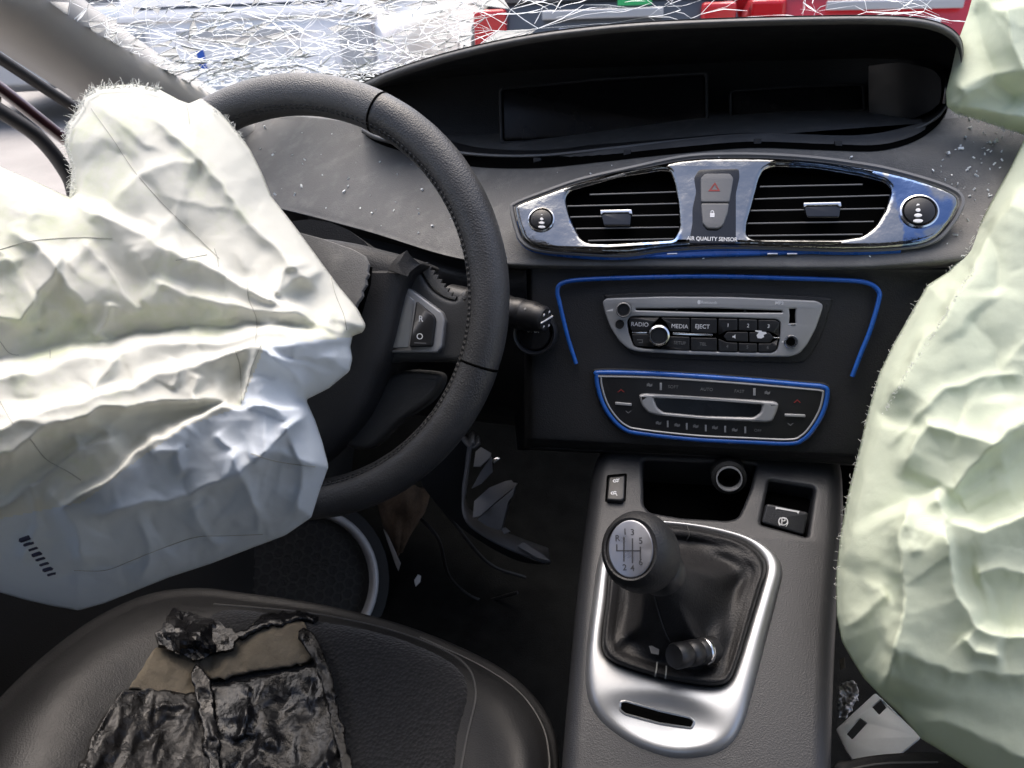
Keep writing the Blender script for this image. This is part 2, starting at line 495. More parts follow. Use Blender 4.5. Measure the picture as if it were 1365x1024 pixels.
M['carglass'] = mat('car_window', (.02, .025, .03), .06, coat=.5)
M['tyre'] = mat('tyre_rubber', (.02, .02, .02), .85)
M['lamp'] = mat('red_lamp_lens', (.5, .01, .015), .2, coat=.5)
M['plate_w'] = mat('number_plate', (.75, .76, .76), .4)
M['eu'] = mat('plate_blue', (.02, .10, .45), .4)
M['green'] = mat('green_label', (.03, .40, .12), .5)
M['leaf'] = mat('hedge_leaf', (.07, .13, .03), .6, var=.4, vscale=9, trans=.3)
M['bark'] = mat('hedge_stem', (.08, .06, .04), .9)
# dark chrome with blue reflections painted in as patches, more towards the right
def chrome_panel():
    Mx = mat('vent_panel_chrome', (.5, .5, .51), .14, metal=1.0, rvar=.1, rscale=45, bump=.12, bscale=35)
    t = Mx.node_tree; b = t.nodes['Principled BSDF']; N = t.nodes.new; L = t.links.new
    tc = N('ShaderNodeTexCoord'); n = N('ShaderNodeTexNoise'); n.inputs['Scale'].default_value = 24; n.inputs['Detail'].default_value = 6; n.inputs['Distortion'].default_value = .6
    mp = N('ShaderNodeMapping'); mp.inputs['Scale'].default_value = (1, .6, .6); L(tc.outputs['Object'], mp.inputs[0]); L(mp.outputs[0], n.inputs['Vector'])
    sx = N('ShaderNodeSeparateXYZ'); L(tc.outputs['Object'], sx.inputs[0])
    ad = N('ShaderNodeMath'); ad.operation = 'MULTIPLY_ADD'; L(sx.outputs[0], ad.inputs[0]); ad.inputs[1].default_value = .6; L(n.outputs['Fac'], ad.inputs[2])
    r = N('ShaderNodeValToRGB'); r.color_ramp.elements[0].position = .585; r.color_ramp.elements[1].position = .62
    r.color_ramp.elements[0].color = (.29, .29, .285, 1); r.color_ramp.elements[1].color = (.13, .19, .32, 1)
    L(ad.outputs[0], r.inputs[0]); L(r.outputs[0], b.inputs['Base Color'])
    return Mx
M['chrome'] = chrome_panel()

# ------------------------------------------------------------------ reference planes of the cabin
VENT = Plane(pt(980, 270, .72), (0, -.777, .629))
STACK = Plane(pt(950, 435, .668), (0, -.94, .34))
CONS = Plane(CAM+np.array([0, .62, -.45]), (0, -.414, .910))
WIND = Plane(CAM+np.array([0, 1.2, -.20]), (0, .47, .88))
SEATZ = -.585

# ================================================================== SETTING
def quadsheet(name, pts, mt, kind='structure', parent=None, thick=0):
    o = mk(name, pts, [tuple(range(len(pts)))], mt, parent, smooth=False)
    if kind: o['kind'] = kind
    if thick:
        s = o.modifiers.new('thickness', 'SOLIDIFY'); s.thickness = thick; s.offset = 0
    return o
quadsheet('ground', [(-400, -400, 0), (400, -400, 0), (400, 400, 0), (-400, 400, 0)], M['concrete'])
# cabin floor: a shallow tray with the bulkhead rising ahead of the pedals
fl = []
for y, z in ((-1.6, .30), (.9, .28), (1.25, .30), (1.42, .45), (1.46, .85), (1.40, 1.10)):
    fl.append([np.array([x, y, z+.01*math.sin(x*9+y*5)]) for x in np.linspace(-.78, .78, 14)])
grid('car_floor', np.array(fl), M['carpet'], kind='structure', thick=.02)
# roof lining: keeps the sky out from above, open windscreen ahead and open windows at the sides
rf = []
for y, z in ((.22, 1.56), (.12, 1.60), (-.3, 1.63), (-1.0, 1.64), (-1.7, 1.60)):
    rf.append([np.array([x, y, z-.12*(x/.72)**4]) for x in np.linspace(-.72, .72, 13)])
tag(grid('car_roof', np.array(rf), M['headliner'], thick=.02), 'pale fabric lined car roof above the seats', 'roof')

# rear doors, tailgate and middle pillars of the car itself: they leave only window openings
rear = thing('rear_body', 'rear doors and tailgate of the wrecked car behind the seats', 'car body', (0, -1.6, .3))
for sx in (-1, 1):
    quadsheet('rear_door', [(sx*.74, -.5, .28), (sx*.74, -1.75, .28), (sx*.74, -1.75, 1.03), (sx*.74, -.5, 1.02)], M['door'], None, rear, .03)
    quadsheet('middle_pillar', [(sx*.735, -.34, 1.0), (sx*.735, -.50, 1.0), (sx*.66, -.48, 1.56), (sx*.66, -.36, 1.56)], M['headliner'], None, rear, .03)
    quadsheet('rear_pillar', [(sx*.735, -1.3, 1.0), (sx*.735, -1.75, 1.0), (sx*.64, -1.66, 1.58), (sx*.66, -1.4, 1.58)], M['headliner'], None, rear, .03)
quadsheet('tailgate', [(-.74, -1.76, .28), (.74, -1.76, .28), (.74, -1.76, 1.08), (-.74, -1.76, 1.08)], M['door'], None, rear, .03)
# ---- A pillar
ap = thing('windscreen_pillar', 'grey beige windscreen pillar trim at upper left', 'pillar', pt(300, 140, 1.02))
rows = [[(60, -40, WIND), (150, 28, WIND), (230, 84, WIND), (300, 128, WIND), (380, 175, WIND)],
        [(40, -38, .78), (130, 32, .87), (215, 90, .96), (290, 136, 1.03), (370, 182, 1.1)],
        [(-25, -15, .70), (60, 42, .80), (165, 112, .90), (250, 165, .98), (340, 210, 1.06)],
        [(-60, 5, .70), (-5, 45, .78), (100, 116, .88), (190, 180, .97), (300, 235, 1.05)],
        [(-70, 18, .78), (-12, 60, .86), (92, 128, .95), (180, 195, 1.03), (290, 250, 1.1)]]
loft('trim', rows, 24, 20, M['pillar'], ap)
# ---- driver's door: glass frame bars, panel, speaker
dr = thing('driver_door', 'dark front door with window frame and ringed speaker at far left', 'door', (-.70, .6, .3))
def bar(name, pts, r, mt, par, fl=.5):
    P = catmull(np.array([pt(*p) for p in pts]), 24); V, F = tube_geo(P, r, 8, False, fl); return mk(name, V, F, mt, par)
bar('window_seal', [(-60, 40, .95), (0, 78, 1.0), (60, 118, 1.05), (120, 158, 1.1), (180, 205, 1.15)], .016, M['rubber'], dr)
bar('window_frame', [(-60, 78, 1.0), (0, 118, 1.05), (60, 165, 1.1), (110, 205, 1.14), (160, 250, 1.18)], .019, M['maroon'], dr)
bar('window_frame', [(-60, 110, .98), (0, 148, 1.02), (50, 182, 1.06), (85, 225, 1.08), (100, 262, 1.09), (108, 330, 1.1)], .022, M['rubber'], dr)
pan = []
for y in np.linspace(-.5, 1.38, 12):
    pan.append([np.array([-.70+.03*math.sin(z*6), y, z]) for z in np.linspace(.28, 1.02, 8)])
grid('door_panel', np.array(pan), M['door'], dr, thick=.03)
# speaker on the lower door
spc = pt(404, 778, ('d', 1.33)); spn = np.array([.82, -.45, .35]); spn /= np.linalg.norm(spn)
spl = Plane(spc, spn)
spn2 = CAM-spc; spn2 /= np.linalg.norm(spn2); spn = spn*.25+spn2*.75; spl = Plane(spc, spn)
rr = 95*1.33/FPX
ring = [(rr-.006, -.01), (rr-.005, .010), (rr-.001, .014), (rr+.005, .012), (rr+.008, .004), (rr+.008, -.02)]
lathe('speaker_housing', [(rr+.03, -.05), (rr+.03, -.012), (rr+.01, -.011), (.001, -.011)], spc, spn, M['door'], dr, 40)
V, F = [], []
for r_, z_ in ring:
    for k in range(48):
        a = 2*math.pi*k/48; V.append(spl.world(r_*math.cos(a), r_*math.sin(a), z_))
for j in range(len(ring)-1):
    for k in range(48):
        q = (k+1) % 48; F.append((j*48+k, j*48+q, (j+1)*48+q, (j+1)*48+k))
fixnormals(mk('speaker_ring', V, F, mat('speaker_ring_silver', (.62, .62, .64), .5, metal=.2), dr))
items = []                                              # honeycomb grille, too fine to count
s = .0105
for iy in range(-11, 12):
    for ix in range(-9, 10):
        cx_, cy_ = ix*s*1.5, (iy+.5*(ix % 2))*s*1.732
        if math.hypot(cx_, cy_) > rr-.016: continue
        hx = [spl.world(cx_+s*.97*math.cos(math.pi/3*k), cy_+s*.97*math.sin(math.pi/3*k), -.008) for k in range(6)]
        hx2 = [spl.world(cx_+s*.82*math.cos(math.pi/3*k), cy_+s*.82*math.sin(math.pi/3*k), -.008) for k in range(6)]
        items.append((hx+hx2, [(k, (k+1) % 6, 6+(k+1) % 6, 6+k) for k in range(6)]))
V, F = join_geo(items)
mk('speaker_grille', V, F, mat('grille_mesh', (.035, .035, .035), .5), dr, smooth=False, kind='stuff')
# ---- windscreen
ws = thing('shattered_windscreen', 'shattered windscreen glass covered in white cracks above the dashboard', 'windscreen', WIND.world(0, 0))
gp = []
for b in np.linspace(0, 1.12, 16):
    gp.append([WIND.world(a, b-.05, -.30*(a)**2*.3) for a in np.linspace(-.72, .82, 20)])
grid('glass_pane', np.array(gp), M['glass'], ws)
def wpt(px, py, h):
    p = WIND.at(px, py, h); l = WIND.loc(p); return p-WIND.n*(.09*l[0]**2)
def crack_lines(n, rng, dens):
    items = []
    for _ in range(n):
        x, y, a, L, wd = dens(rng)
        k = max(3, int(L/9)); pts = [(x, y)]
        for i in range(k):
            a += rng.normal()*.16; x += math.cos(a)*L/k; y += math.sin(a)*L/k*.8; pts.append((x, y))
        pts = [q for q in pts if q[1] < (q[0]-70)*.605-6]            # stay on the glass, right of the pillar
        k = len(pts)-1
        if k < 2: continue
        V, F = [], []
        for i, q in enumerate(pts):
            b = math.atan2(pts[min(i+1, k)][1]-pts[max(i-1, 0)][1], pts[min(i+1, k)][0]-pts[max(i-1, 0)][0])+math.pi/2
            ww = wd*(.25+.75*math.sin(math.pi*(i+.4)/(k+.8)))*rng.uniform(.4, 1.6)
            V.append(wpt(q[0]+math.cos(b)*ww, q[1]+math.sin(b)*ww*.6, -.002)); V.append(wpt(q[0]-math.cos(b)*ww, q[1]-math.sin(b)*ww*.6, -.004))
        for i in range(k): F.append((2*i, 2*i+1, 2*i+3, 2*i+2))
        items.append((V, F))
    return join_geo(items)
rc = np.random.default_rng(3)
CENT = [(150, 10), (215, 50), (300, 30), (345, 80), (430, 60), (470, 20), (520, 70), (560, 30), (640, 40), (740, 12), (860, 8), (1190, 14), (1262, 20), (1120, -10), (960, -30)]
def fan(r):
    c = CENT[min(int(r.beta(1.0, 1.7)*len(CENT)), len(CENT)-1)]
    a = r.uniform(0, 2*math.pi) if r.random() < .35 else r.choice([0, math.pi])+r.normal(.05, .45)
    return c[0]+r.normal()*9, c[1]+r.normal()*7, a, r.uniform(12, 130)**1.0, r.uniform(.2, .75)
def dense_low(r):
    x = r.uniform(170, 600); y = 58+(x-170)*.12+r.normal()*18
    return x, y, r.normal(.08, .3), r.uniform(8, 60), r.uniform(.3, 1.3)
def web(r):
    x = r.uniform(95, 700); y = r.uniform(-60, 120)
    return x, y, r.normal(.1, .5)+r.choice([0, 0, 1.3]), r.uniform(8, 46), r.uniform(.2, .7)
def sweep(r):
    x = r.uniform(100, 520); y = r.uniform(-30, 110)
    return x, y, r.normal(.03, .12), r.uniform(70, 260), r.uniform(.25, .8)
def sparse(r):
    x = r.uniform(600, 1380); y = r.uniform(-60, 30)
    return x, y, r.choice([r.normal(-.65, .3), r.normal(.5, .4)]), r.uniform(20, 110), r.uniform(.2, .8)
def upper(r):
    return r.uniform(-40, 1400), r.uniform(-380, -60), r.uniform(0, 6.28), r.uniform(40, 220), r.uniform(.4, 1.2)
from mathutils.geometry import delaunay_2d_cdt
def on_glass(x, y): return y < (x-70)*.605-6
WPTS = []
while len(WPTS) < 1250:
    q = rc.random()
    if q < .50: x, y = rc.uniform(90, 640), rc.uniform(-60, 120)
    elif q < .72:
        x = rc.uniform(170, 560); y = 62+(x-170)*.12+rc.normal()*16
    elif q < .80: x, y = rc.uniform(600, 1400), rc.uniform(-80, 40)
    else: x, y = rc.uniform(-40, 1420), rc.uniform(-400, -40)
    if on_glass(x, y): WPTS.append((x, y))
dl_ = delaunay_2d_cdt([Vector((x*.38+y*.1, y)) for x, y in WPTS], [], [], 0, 1e-4)
dv = [(v.y*-.1/.38+v.x/.38, v.y) for v in dl_[0]]
def strip_edge(p, q, wd, h0):
    d = np.array(q)-np.array(p); L = np.hypot(*d)+1e-6; nrm = np.array([-d[1], d[0]])/L; mid = (np.array(p)+np.array(q))/2+nrm*rc.normal()*L*.05
    V = []
    for c_, w_ in ((np.array(p), wd*.5), (mid, wd*rc.uniform(.6, 1.5)), (np.array(q), wd*.5)):
        V += [wpt(c_[0]+nrm[0]*w_, c_[1]+nrm[1]*w_, h0), wpt(c_[0]-nrm[0]*w_, c_[1]-nrm[1]*w_, h0-.0015)]
    return V, [(0, 1, 3, 2), (2, 3, 5, 4)]
lt, dk = [], []
for a, b in dl_[1]:
    p, q = dv[a], dv[b]; L = math.hypot(p[0]-q[0], p[1]-q[1])
    if L > 190 or not on_glass(*q) or rc.random() < (.12 if p[0] < 660 else .55): continue
    (dk if rc.random() < .22 else lt).append(strip_edge(p, q, rc.uniform(.15, .6)*(1.8 if rc.random() < .15 else 1), -.002))
mk_ = []
for f in dl_[2]:
    P = [dv[i] for i in f]
    if max(abs(P[0][0]-P[1][0]), abs(P[1][0]-P[2][0])) > 120 or P[0][0] > 720 or rc.random() > .14: continue
    c_ = np.mean(P, 0); Q = [c_+(np.array(p)-c_)*.94 for p in P]
    mk_.append(([wpt(x, y, -.0035) for x, y in Q], [(0, 1, 2)]))
V, F = join_geo(mk_); mk('crushed_glass', V, F, M['milky'], ws, smooth=False, kind='stuff')
V, F = join_geo(lt+[crack_lines(46, rc, sweep), crack_lines(110, rc, dense_low), crack_lines(26, rc, sparse), crack_lines(60, rc, fan)])
mk('crack_network', V, F, M['crack'], ws, smooth=False, kind='stuff')
V, F = join_geo(dk+[crack_lines(90, rc, dense_low)])
mk('crack_edges', V, F, M['crackd'], ws, smooth=False, kind='stuff')

# ---- cars in the yard outside
def yard_car(name, label, loc, rz, paint, hatch=True, plate_txt=None):
    t = thing(name, label, 'car', (loc[0], loc[1], 0)); t.rotation_euler = (0, 0, rz)
    def part(nm, V, F, mt, par=t, **k):
        me = bpy.data.meshes.new(nm); me.from_pydata([tuple(map(float, v)) for v in V], [], F); me.update()
        if k.get('smooth', True):
            me.polygons.foreach_set('use_smooth', [True]*len(me.polygons)); me.set_sharp_from_angle(angle=R(40))
        me.materials.append(mt); o = bpy.data.objects.new(nm, me); COL.objects.link(o); o.parent = par
        return o
    # tail at y=0, nose at y=4.1; sections across the body
    prof = [(0.00, .36, .62, .76), (.03, .33, .88, .80), (.10, .30, 1.02, .83), (.5, .28, 1.05, .86), (1.2, .22, 1.03, .88), (2.2, .22, 1.0, .88), (2.9, .24, .97, .87), (3.6, .28, .86, .83), (4.0, .32, .72, .76), (4.1, .4, .6, .6)]
    G = []
    for y, z0, z1, hw in prof:
        sec = []
        for a in np.linspace(0, 2*math.pi, 28, endpoint=False):
            c, s_ = math.cos(a), math.sin(a); e = .42
            sec.append(np.array([hw*math.copysign(abs(c)**e, c), y, (z0+z1)/2+(z1-z0)/2*math.copysign(abs(s_)**e, s_)]))
        G.append(sec)
    def gridpart(nm, G, mt, par=t):
        G = np.array(G); nv, nu = G.shape[:2]; F = [(j*nu+i, j*nu+(i+1) % nu, (j+1)*nu+(i+1) % nu, (j+1)*nu+i) for j in range(nv-1) for i in range(nu)]
        F += [tuple(range(nu)), tuple((nv-1)*nu+i for i in range(nu))[::-1]]
        return fixnormals(part(nm, G.reshape(-1, 3), F, mt, par))
    body = gridpart('body', G, paint)
    cab = [(.06, 1.0, 1.02, .74), (.18, .98, 1.30, .70), (.42, .98, 1.46, .62), (1.2, .98, 1.52, .60), (2.0, .98, 1.46, .60), (2.9, .93, 1.0, .72)]
    G = []
    for y, z0, z1, hw in cab:
        G.append([np.array([x*hw, y, z0 if lo else z1]) for x, lo in ((-1.12, 1), (-.96, 0), (-.6, 0), (.6, 0), (.96, 0), (1.12, 1))])
    gridpart('roof', G, paint)
    def bx(nm, c, hx, hy, hz, mt, par=t):
        V, F = box_geo(c, np.array([hx, 0, 0]), np.array([0, hy, 0]), np.array([0, 0, hz])); o = part(nm, V, F, mt, par, smooth=False)
        b = o.modifiers.new('bevel', 'BEVEL'); b.width = min(hx, hy, hz)*.4; b.segments = 2
        return o
    part('rear_window', [(-.60, .075, 1.06), (.60, .075, 1.06), (.52, .27, 1.40), (-.52, .27, 1.40)], [(0, 1, 2, 3)], M['carglass'])
    for sx in (-1, 1):
        part('side_window', [(sx*.815, .5, 1.07), (sx*.815, 2.3, 1.07), (sx*.60, 1.9, 1.43), (sx*.605, .7, 1.43)], [(0, 1, 2, 3)], M['carglass'])
        bx('tail_lamp', (sx*.68, .02, .84), .10, .05, .13, M['lamp'] if hatch else M['carsilver'])
        bx('reflector', (sx*.58, -.05, .46), .09, .02, .03, M['lamp'] if hatch else M['carsilver'])
        for y in (.72, 3.25):
            V, F = [], []
            for r_, x_ in ((.18, .09), (.24, .10), (.31, .09), (.32, .05), (.32, -.09)):
                for k in range(20):
                    a = 2*math.pi*k/20; V.append((sx*(.74+x_), y+r_*math.cos(a), .32+r_*math.sin(a)))
            F = [(j*20+k, j*20+(k+1) % 20, (j+1)*20+(k+1) % 20, (j+1)*20+k) for j in range(4) for k in range(20)]
            wl = fixnormals(part('tyre', V, F, M['tyre']))
            V = [(sx*.845, y+.19*math.cos(a), .32+.19*math.sin(a)) for a in np.linspace(0, 6.283, 20, endpoint=False)]
            part('rim', V, [tuple(range(20))], M['silver'], wl)
    bx('bumper', (0, -.01, .50), .80, .06, .13, paint)
    bx('bumper_strip', (0, -.05, .62), .74, .03, .035, M['carsilver'])
    np_ = bx('number_plate', (0, -.015, .80), .26, .012, .055, M['plate_w'])
    bx('country_strip', (-.235, -.021, .80), .024, .008, .052, M['eu'], np_)
    if plate_txt:
        for i, ch in enumerate(plate_txt):
            if ch == ' ': continue
            x = -.17+i*.052; bx('plate_character', (x, -.029, .80), .010, .002, .034, M['cardark'], np_)
    if plate_txt: bx('green_sticker', (.19, -.015, 1.0), .10, .006, .03, M['green'])
    bx('handle_strip', (0, -.005, .93), .36, .02, .025, M['carsilver'])
    return t
def gx(px, py, Y): return pt(px, py, Y)
p = gx(700, 30, 5.2)
t1 = yard_car('parked_car', 'dark grey parked car with white number plate and red tail lamps', (p[0]+.47, 5.2, 0), R(4), M['cardark'], plate_txt='IIII II')
t2 = yard_car('parked_car', 'white parked car filling the left of the windscreen', (gx(350, 40, 4.6)[0]-.1, 4.5, 0), R(8), M['carwhite'], hatch=False)
t3 = yard_car('parked_car', 'red parked car behind the display hood, with dark gap beside it', (gx(925, 10, 6.2)[0]-.30, 6.4, 0), R(3), M['carred'])
t4 = yard_car('parked_car', 'red parked car at far right beside the green airbag', (gx(1180, 10, 5.4)[0]+.02, 5.3, 0), R(-6), M['carred'])
t5 = yard_car('parked_car', 'silver parked car behind the windscreen pillar', (gx(150, 10, 7.0)[0]-1.0, 6.5, 0), R(10), M['carsilver'])
# ---- a strip of hedge between the red cars
p = gx(1030, 4, 9.0)
hd = thing('hedge_bush', 'small green bush seen between the two red cars', 'bush', (p[0], 9.0, 0))
rh = np.random.default_rng(5); V, F = [], []
for _ in range(1500):
    c = rh.normal(size=3)*np.array([.45, .35, .38])+np.array([p[0], 9.0, .75]); c[2] = max(c[2], .05)
    a, b = rh.normal(size=3), rh.normal(size=3); a /= np.linalg.norm(a); b = np.cross(a, b); b /= np.linalg.norm(b)
    k = len(V); V += [c-a*.05, c+b*.025, c+a*.05, c-b*.025]; F.append((k, k+1, k+2, k+3))
mk('foliage', V, F, M['leaf'], hd, smooth=False, kind='stuff')
for i in range(4):
    x = p[0]+rh.uniform(-.3, .3); tube('stem', [np.array([x*.3+p[0]*.7, 9.0, 0]), np.array([x, 9+rh.uniform(-.2, .2), .5]), np.array([x+rh.uniform(-.2, .2), 9.0, .95])], [.03, .02, .01], M['bark'], hd, 6)

# ================================================================== DASHBOARD
dash = thing('dashboard', 'dark grey dashboard with hooded display and dusty soft top', 'dashboard', (0, .72, 1.0))
rowA = [(150, 148, 1.16), (240, 148, 1.14), (330, 150, 1.11), (480, 165, .99), (600, 195, .885), (700, 205, .845), (850, 192, .815), (1000, 178, .805), (1150, 180, .805), (1250, 160, .83), (1365, 150, .86), (1480, 150, .88), (1720, 165, .93)]
rowB = [(150, 185, 1.08), (240, 186, 1.06), (330, 193, 1.02), (480, 214, .915), (600, 230, .835), (700, 232, .79), (850, 214, .765), (1000, 202, .757), (1150, 206, .760), (1270, 202, .772), (1365, 206, .79), (1480, 212, .80), (1720, 228, .85)]
rowC = [(150, 220, 1.0), (240, 225, .98), (340, 236, .945), (480, 262, .845), (600, 285, .765)] + [(x, y, VENT.up(-.014)) for x, y in ((700, 282), (850, 272), (1000, 270), (1150, 272), (1262, 275))]+[(x, y, VENT) for x, y in ((1365, 272), (1480, 275))]+[(1720, 290, .80)]
rowD = [(150, 246, .96), (240, 252, .935), (350, 268, .895), (480, 300, .80), (600, 335, .715), (690, 342, .687), (850, 343, .683), (1000, 344, .683), (1150, 344, .683), (1270, 336, .686), (1365, 330, .69), (1480, 330, .69), (1720, 345, .72)]
rowE = [(150, 252, .965), (240, 258, .94), (350, 274, .90), (480, 306, .805), (600, 342, .718), (690, 356, .688), (850, 358, .684), (1000, 359, .684), (1150, 359, .684), (1270, 352, .688), (1365, 346, .69), (1480, 346, .69), (1720, 360, .72)]
rowF = [(150, 250, 1.05), (240, 255, 1.03), (350, 271, 1.0), (480, 303, .90), (600, 340, .80), (690, 360, .74), (850, 362, .72), (1000, 363, .72), (1150, 363, .72), (1270, 356, .72), (1365, 350, .73), (1480, 350, .73), (1720, 366, .76)]
pad = loft('dash_pad', [rowA, rowB, rowC, rowD, rowE, rowF], 120, 60, M['pad'], dash)
pad_tree = bvh(pad)
# far dash top running to the glass
rows = [[(60, 118, 1.20), (200, 118, 1.22), (330, 140, 1.24), (480, 150, 1.20), (700, 120, 1.18), (1000, 100, 1.18), (1300, 100, 1.18), (1480, 110, 1.18), (1720, 118, 1.14)],
        [(150, 152, 1.15), (240, 152, 1.13), (330, 154, 1.10), (480, 169, .985), (700, 208, .84), (1000, 182, .80), (1300, 160, .845), (1480, 155, .875), (1720, 170, .925)]]
loft('dash_top', rows, 40, 8, M['pad'], dash)
# centre stack
SX = (699, 701, 706, 716, 760, 850, 950, 1050, 1150, 1250, 1365, 1480, 1720)
def srow(y, dy=0, off=None):
    def o_(x):
        k = {699: -.045, 701: -.020, 706: -.007, 716: -.001}.get(x, 0)
        q = off if off else STACK
        return q.up(k) if isinstance(q, Plane) else q
    return [(x, y+(x-950)*.05+dy, o_(x)) for x in SX]
r0 = [(x, 358+(x-950)*.006, .6845+{699: .045, 701: .02, 706: .007, 716: .001}.get(x, 0)) for x in SX]
SD = STACK.up(-.004)
stk = loft('centre_stack', [r0, srow(372, 0, SD), srow(440, 0, SD), srow(520, 0, SD), srow(588, 0, SD), srow(599, 0, STACK.up(-.008)), srow(607, 0, STACK.up(-.022)), srow(611, 0, STACK.up(-.05)), srow(612, 0, .84)], 110, 60, M['stack'], dash)
# left flank of the stack and the lower dash left of it
loft('stack_flank', [[(701, 350, .690), (703, 420, .672), (706, 500, .66), (712, 590, .645)], [(699, 352, .72), (699, 420, .72), (700, 500, .70), (704, 600, .70)], [(660, 352, .86), (670, 420, .86), (680, 500, .86), (690, 600, .86)]], 16, 14, M['stack'], dash)
rows = [[(330, 290, .98), (420, 305, .90), (520, 325, .82), (620, 350, .745), (705, 362, .70)],
        [(330, 305, .93), (420, 322, .86), (520, 345, .785), (620, 372, .72), (705, 390, .695)],
        [(330, 360, .92), (420, 380, .86), (520, 400, .79), (620, 420, .73), (705, 440, .70)],
        [(330, 500, .95), (420, 520, .90), (520, 530, .84), (620, 530, .78), (705, 540, .75)],
        [(330, 520, 1.2), (420, 540, 1.2), (520, 550, 1.2), (620, 560, 1.15), (705, 570, 1.1)]]
lower = loft('lower_dash', rows, 40, 40, M['stack'], dash)
# inside of the foot of the stack: back wall of the tray above the console
loft('tray_back', [[(830, 596, .78), (880, 598, .78), (1000, 605, .78), (1200, 612, .78)], [(830, 700, .78), (880, 700, .78), (1000, 700, .78), (1200, 700, .78)]], 10, 6, M['gap'], dash)

# ---- display hood
lip = [(478, 112, .90), (520, 93, .86), (600, 68, .81), (700, 46, .775), (800, 33, .76), (900, 26, .75), (1050, 21, .75), (1180, 20, .76), (1245, 27, .775), (1278, 46, .79), (1284, 75, .80), (1274, 110, .81), (1264, 140, .82)]
rim_ = [(482, 172, .905), (505, 183, .88), (560, 195, .86), (640, 206, .84), (720, 207, .825), (800, 199, .815), (900, 188, .81), (1000, 180, .805), (1100, 183, .805), (1170, 184, .81), (1220, 172, .815), (1248, 157, .82), (1262, 142, .823)]
sbot = [(488, 165, .97), (520, 172, .96), (575, 180, .95), (650, 187, .94), (730, 186, .935), (800, 181, .93), (900, 175, .93), (1000, 171, .93), (1080, 172, .93), (1140, 172, .92), (1195, 163, .9), (1235, 150, .87), (1256, 138, .835)]
stop = [(484, 125, 1.0), (520, 115, 1.0), (590, 105, .99), (660, 98, .985), (740, 92, .98), (810, 90, .98), (900, 86, .98), (1000, 82, .98), (1090, 80, .97), (1150, 78, .95), (1210, 80, .92), (1250, 88, .87), (1262, 105, .83)]
def sh(row, dx, dy, dY): return [(x+dx, y+dy, Y+dY) for x, y, Y in row]
cx0 = 880
def scale_in(row, k, dy, dY): return [(x+(cx0-x)*k, y+dy, Y+dY) for x, y, Y in row]
back_ = [(x, max(y, 30)+10, 1.16) for x, y, Y in lip]
hood = thing('display_hood', 'wide black curved hood over the dark instrument displays', 'display hood', pt(900, 190, .85))
outer = [back_, [(x, y+4, Y+.12) for x, y, Y in lip], [(x, y+.5, Y+.012) for x, y, Y in lip], sh(lip, 0, 1.2, .004), scale_in(lip, .004, 5, -.003), scale_in(lip, .008, 10, .000), scale_in(lip, .012, 13, .014)]
loft('hood_shell', outer, 90, 40, M['pad'], hood)
inner = [scale_in(lip, .012, 13, .014), scale_in(lip, .014, 16, .06), stop]
loft('hood_ceiling', inner, 90, 24, M['hood'], hood)
loft('display_back', [stop, sbot], 90, 8, M['hood'], hood)
shelf = [sbot, sh(rim_, 0, -3, .012), rim_, sh(rim_, 0, 3.5, .002), sh(rim_, 0, 5, .03)]
loft('display_shelf', shelf, 90, 24, M['hood'], hood)
loft('hood_rim', [sh(rim_, 0, -1.5, -.001), sh(rim_, 0, 1.2, -.003), sh(rim_, 0, 3.5, .001)], 90, 8, M['btn_grey'], hood)
rr_ = catmull(np.array(rim_, float), 70); gk = [[], [], []]
for i_, (x, y, Y) in enumerate(rr_):
    f_ = i_/69; hgt = 17*min(1, .25+f_*3.2, .45+(1-f_)*3)
    for k_, g_ in enumerate((2.5, hgt*.55, hgt)):
        h_, n_ = hit(pad_tree, x, y+g_); q_ = pt(x, y+g_, Y)
        if h_ is not None and k_ > 0: q_ = h_+(CAM-h_)/np.linalg.norm(CAM-h_)*.0015
        gk[k_].append(q_)
grid('slot_shade_strip', np.array(gk), M['gap'], hood)  # black strip laid on the pad in place of a shaded slot
for x, y in ((716, 214), (836, 204), (1118, 192), (1010, 189)):
    h_, n_ = hit(pad_tree, x, y)
    plate('clip', [(x-5, y-4), (x+5, y-4), (x+5, y+4), (x-5, y+4)], Plane(h_+(CAM-h_)*.006, (0, -.9, .4)), .0, .004, .0008, M['stack'], hood)
SCR = Plane(pt(850, 140, .915), (0, -.93, .36))
for q, nm in (([(668, 119), (800, 107), (940, 99), (941, 179), (800, 184), (670, 188)], 'instrument_display'), ([(975, 122), (1060, 116), (1150, 113), (1153, 171), (1060, 172), (976, 172)], 'navigation_display')):
    d = plate(nm, roundpoly(q, 5), SCR, .0, .02, .002, M['screen'], hood)
    P_ = np.array(q, float); c_ = P_.mean(0); big = [tuple(c_+(p_-c_)*np.array([1.03, 1.11])) for p_ in P_]
    plate('display_frame', roundpoly(big, 6), SCR, .004, .02, .002, M['hood'], hood, holes=[roundpoly(q, 5)], hbev=.001)
    if nm[0] == 'i':
        plate('edge_strip', [(762, 184.6), (850, 180.5), (930, 176), (930, 177.2), (850, 182), (762, 186)], SCR, .002, .003, 0, M['dim'], d)
    else:
        text('display_marks', '- -', 970, 170, 5, SCR, .004, M['dim'], d)
loft('display_end', [[(1158, 88, .905), (1200, 84, .88), (1240, 92, .845), (1254, 104, .832)], [(1158, 130, .90), (1200, 126, .872), (1240, 124, .840), (1255, 122, .829)], [(1160, 172, .885), (1200, 164, .865), (1236, 150, .838), (1252, 138, .828)]], 30, 16, mat('display_end_plastic', (.009, .0095, .011), .4, rvar=.1), hood)

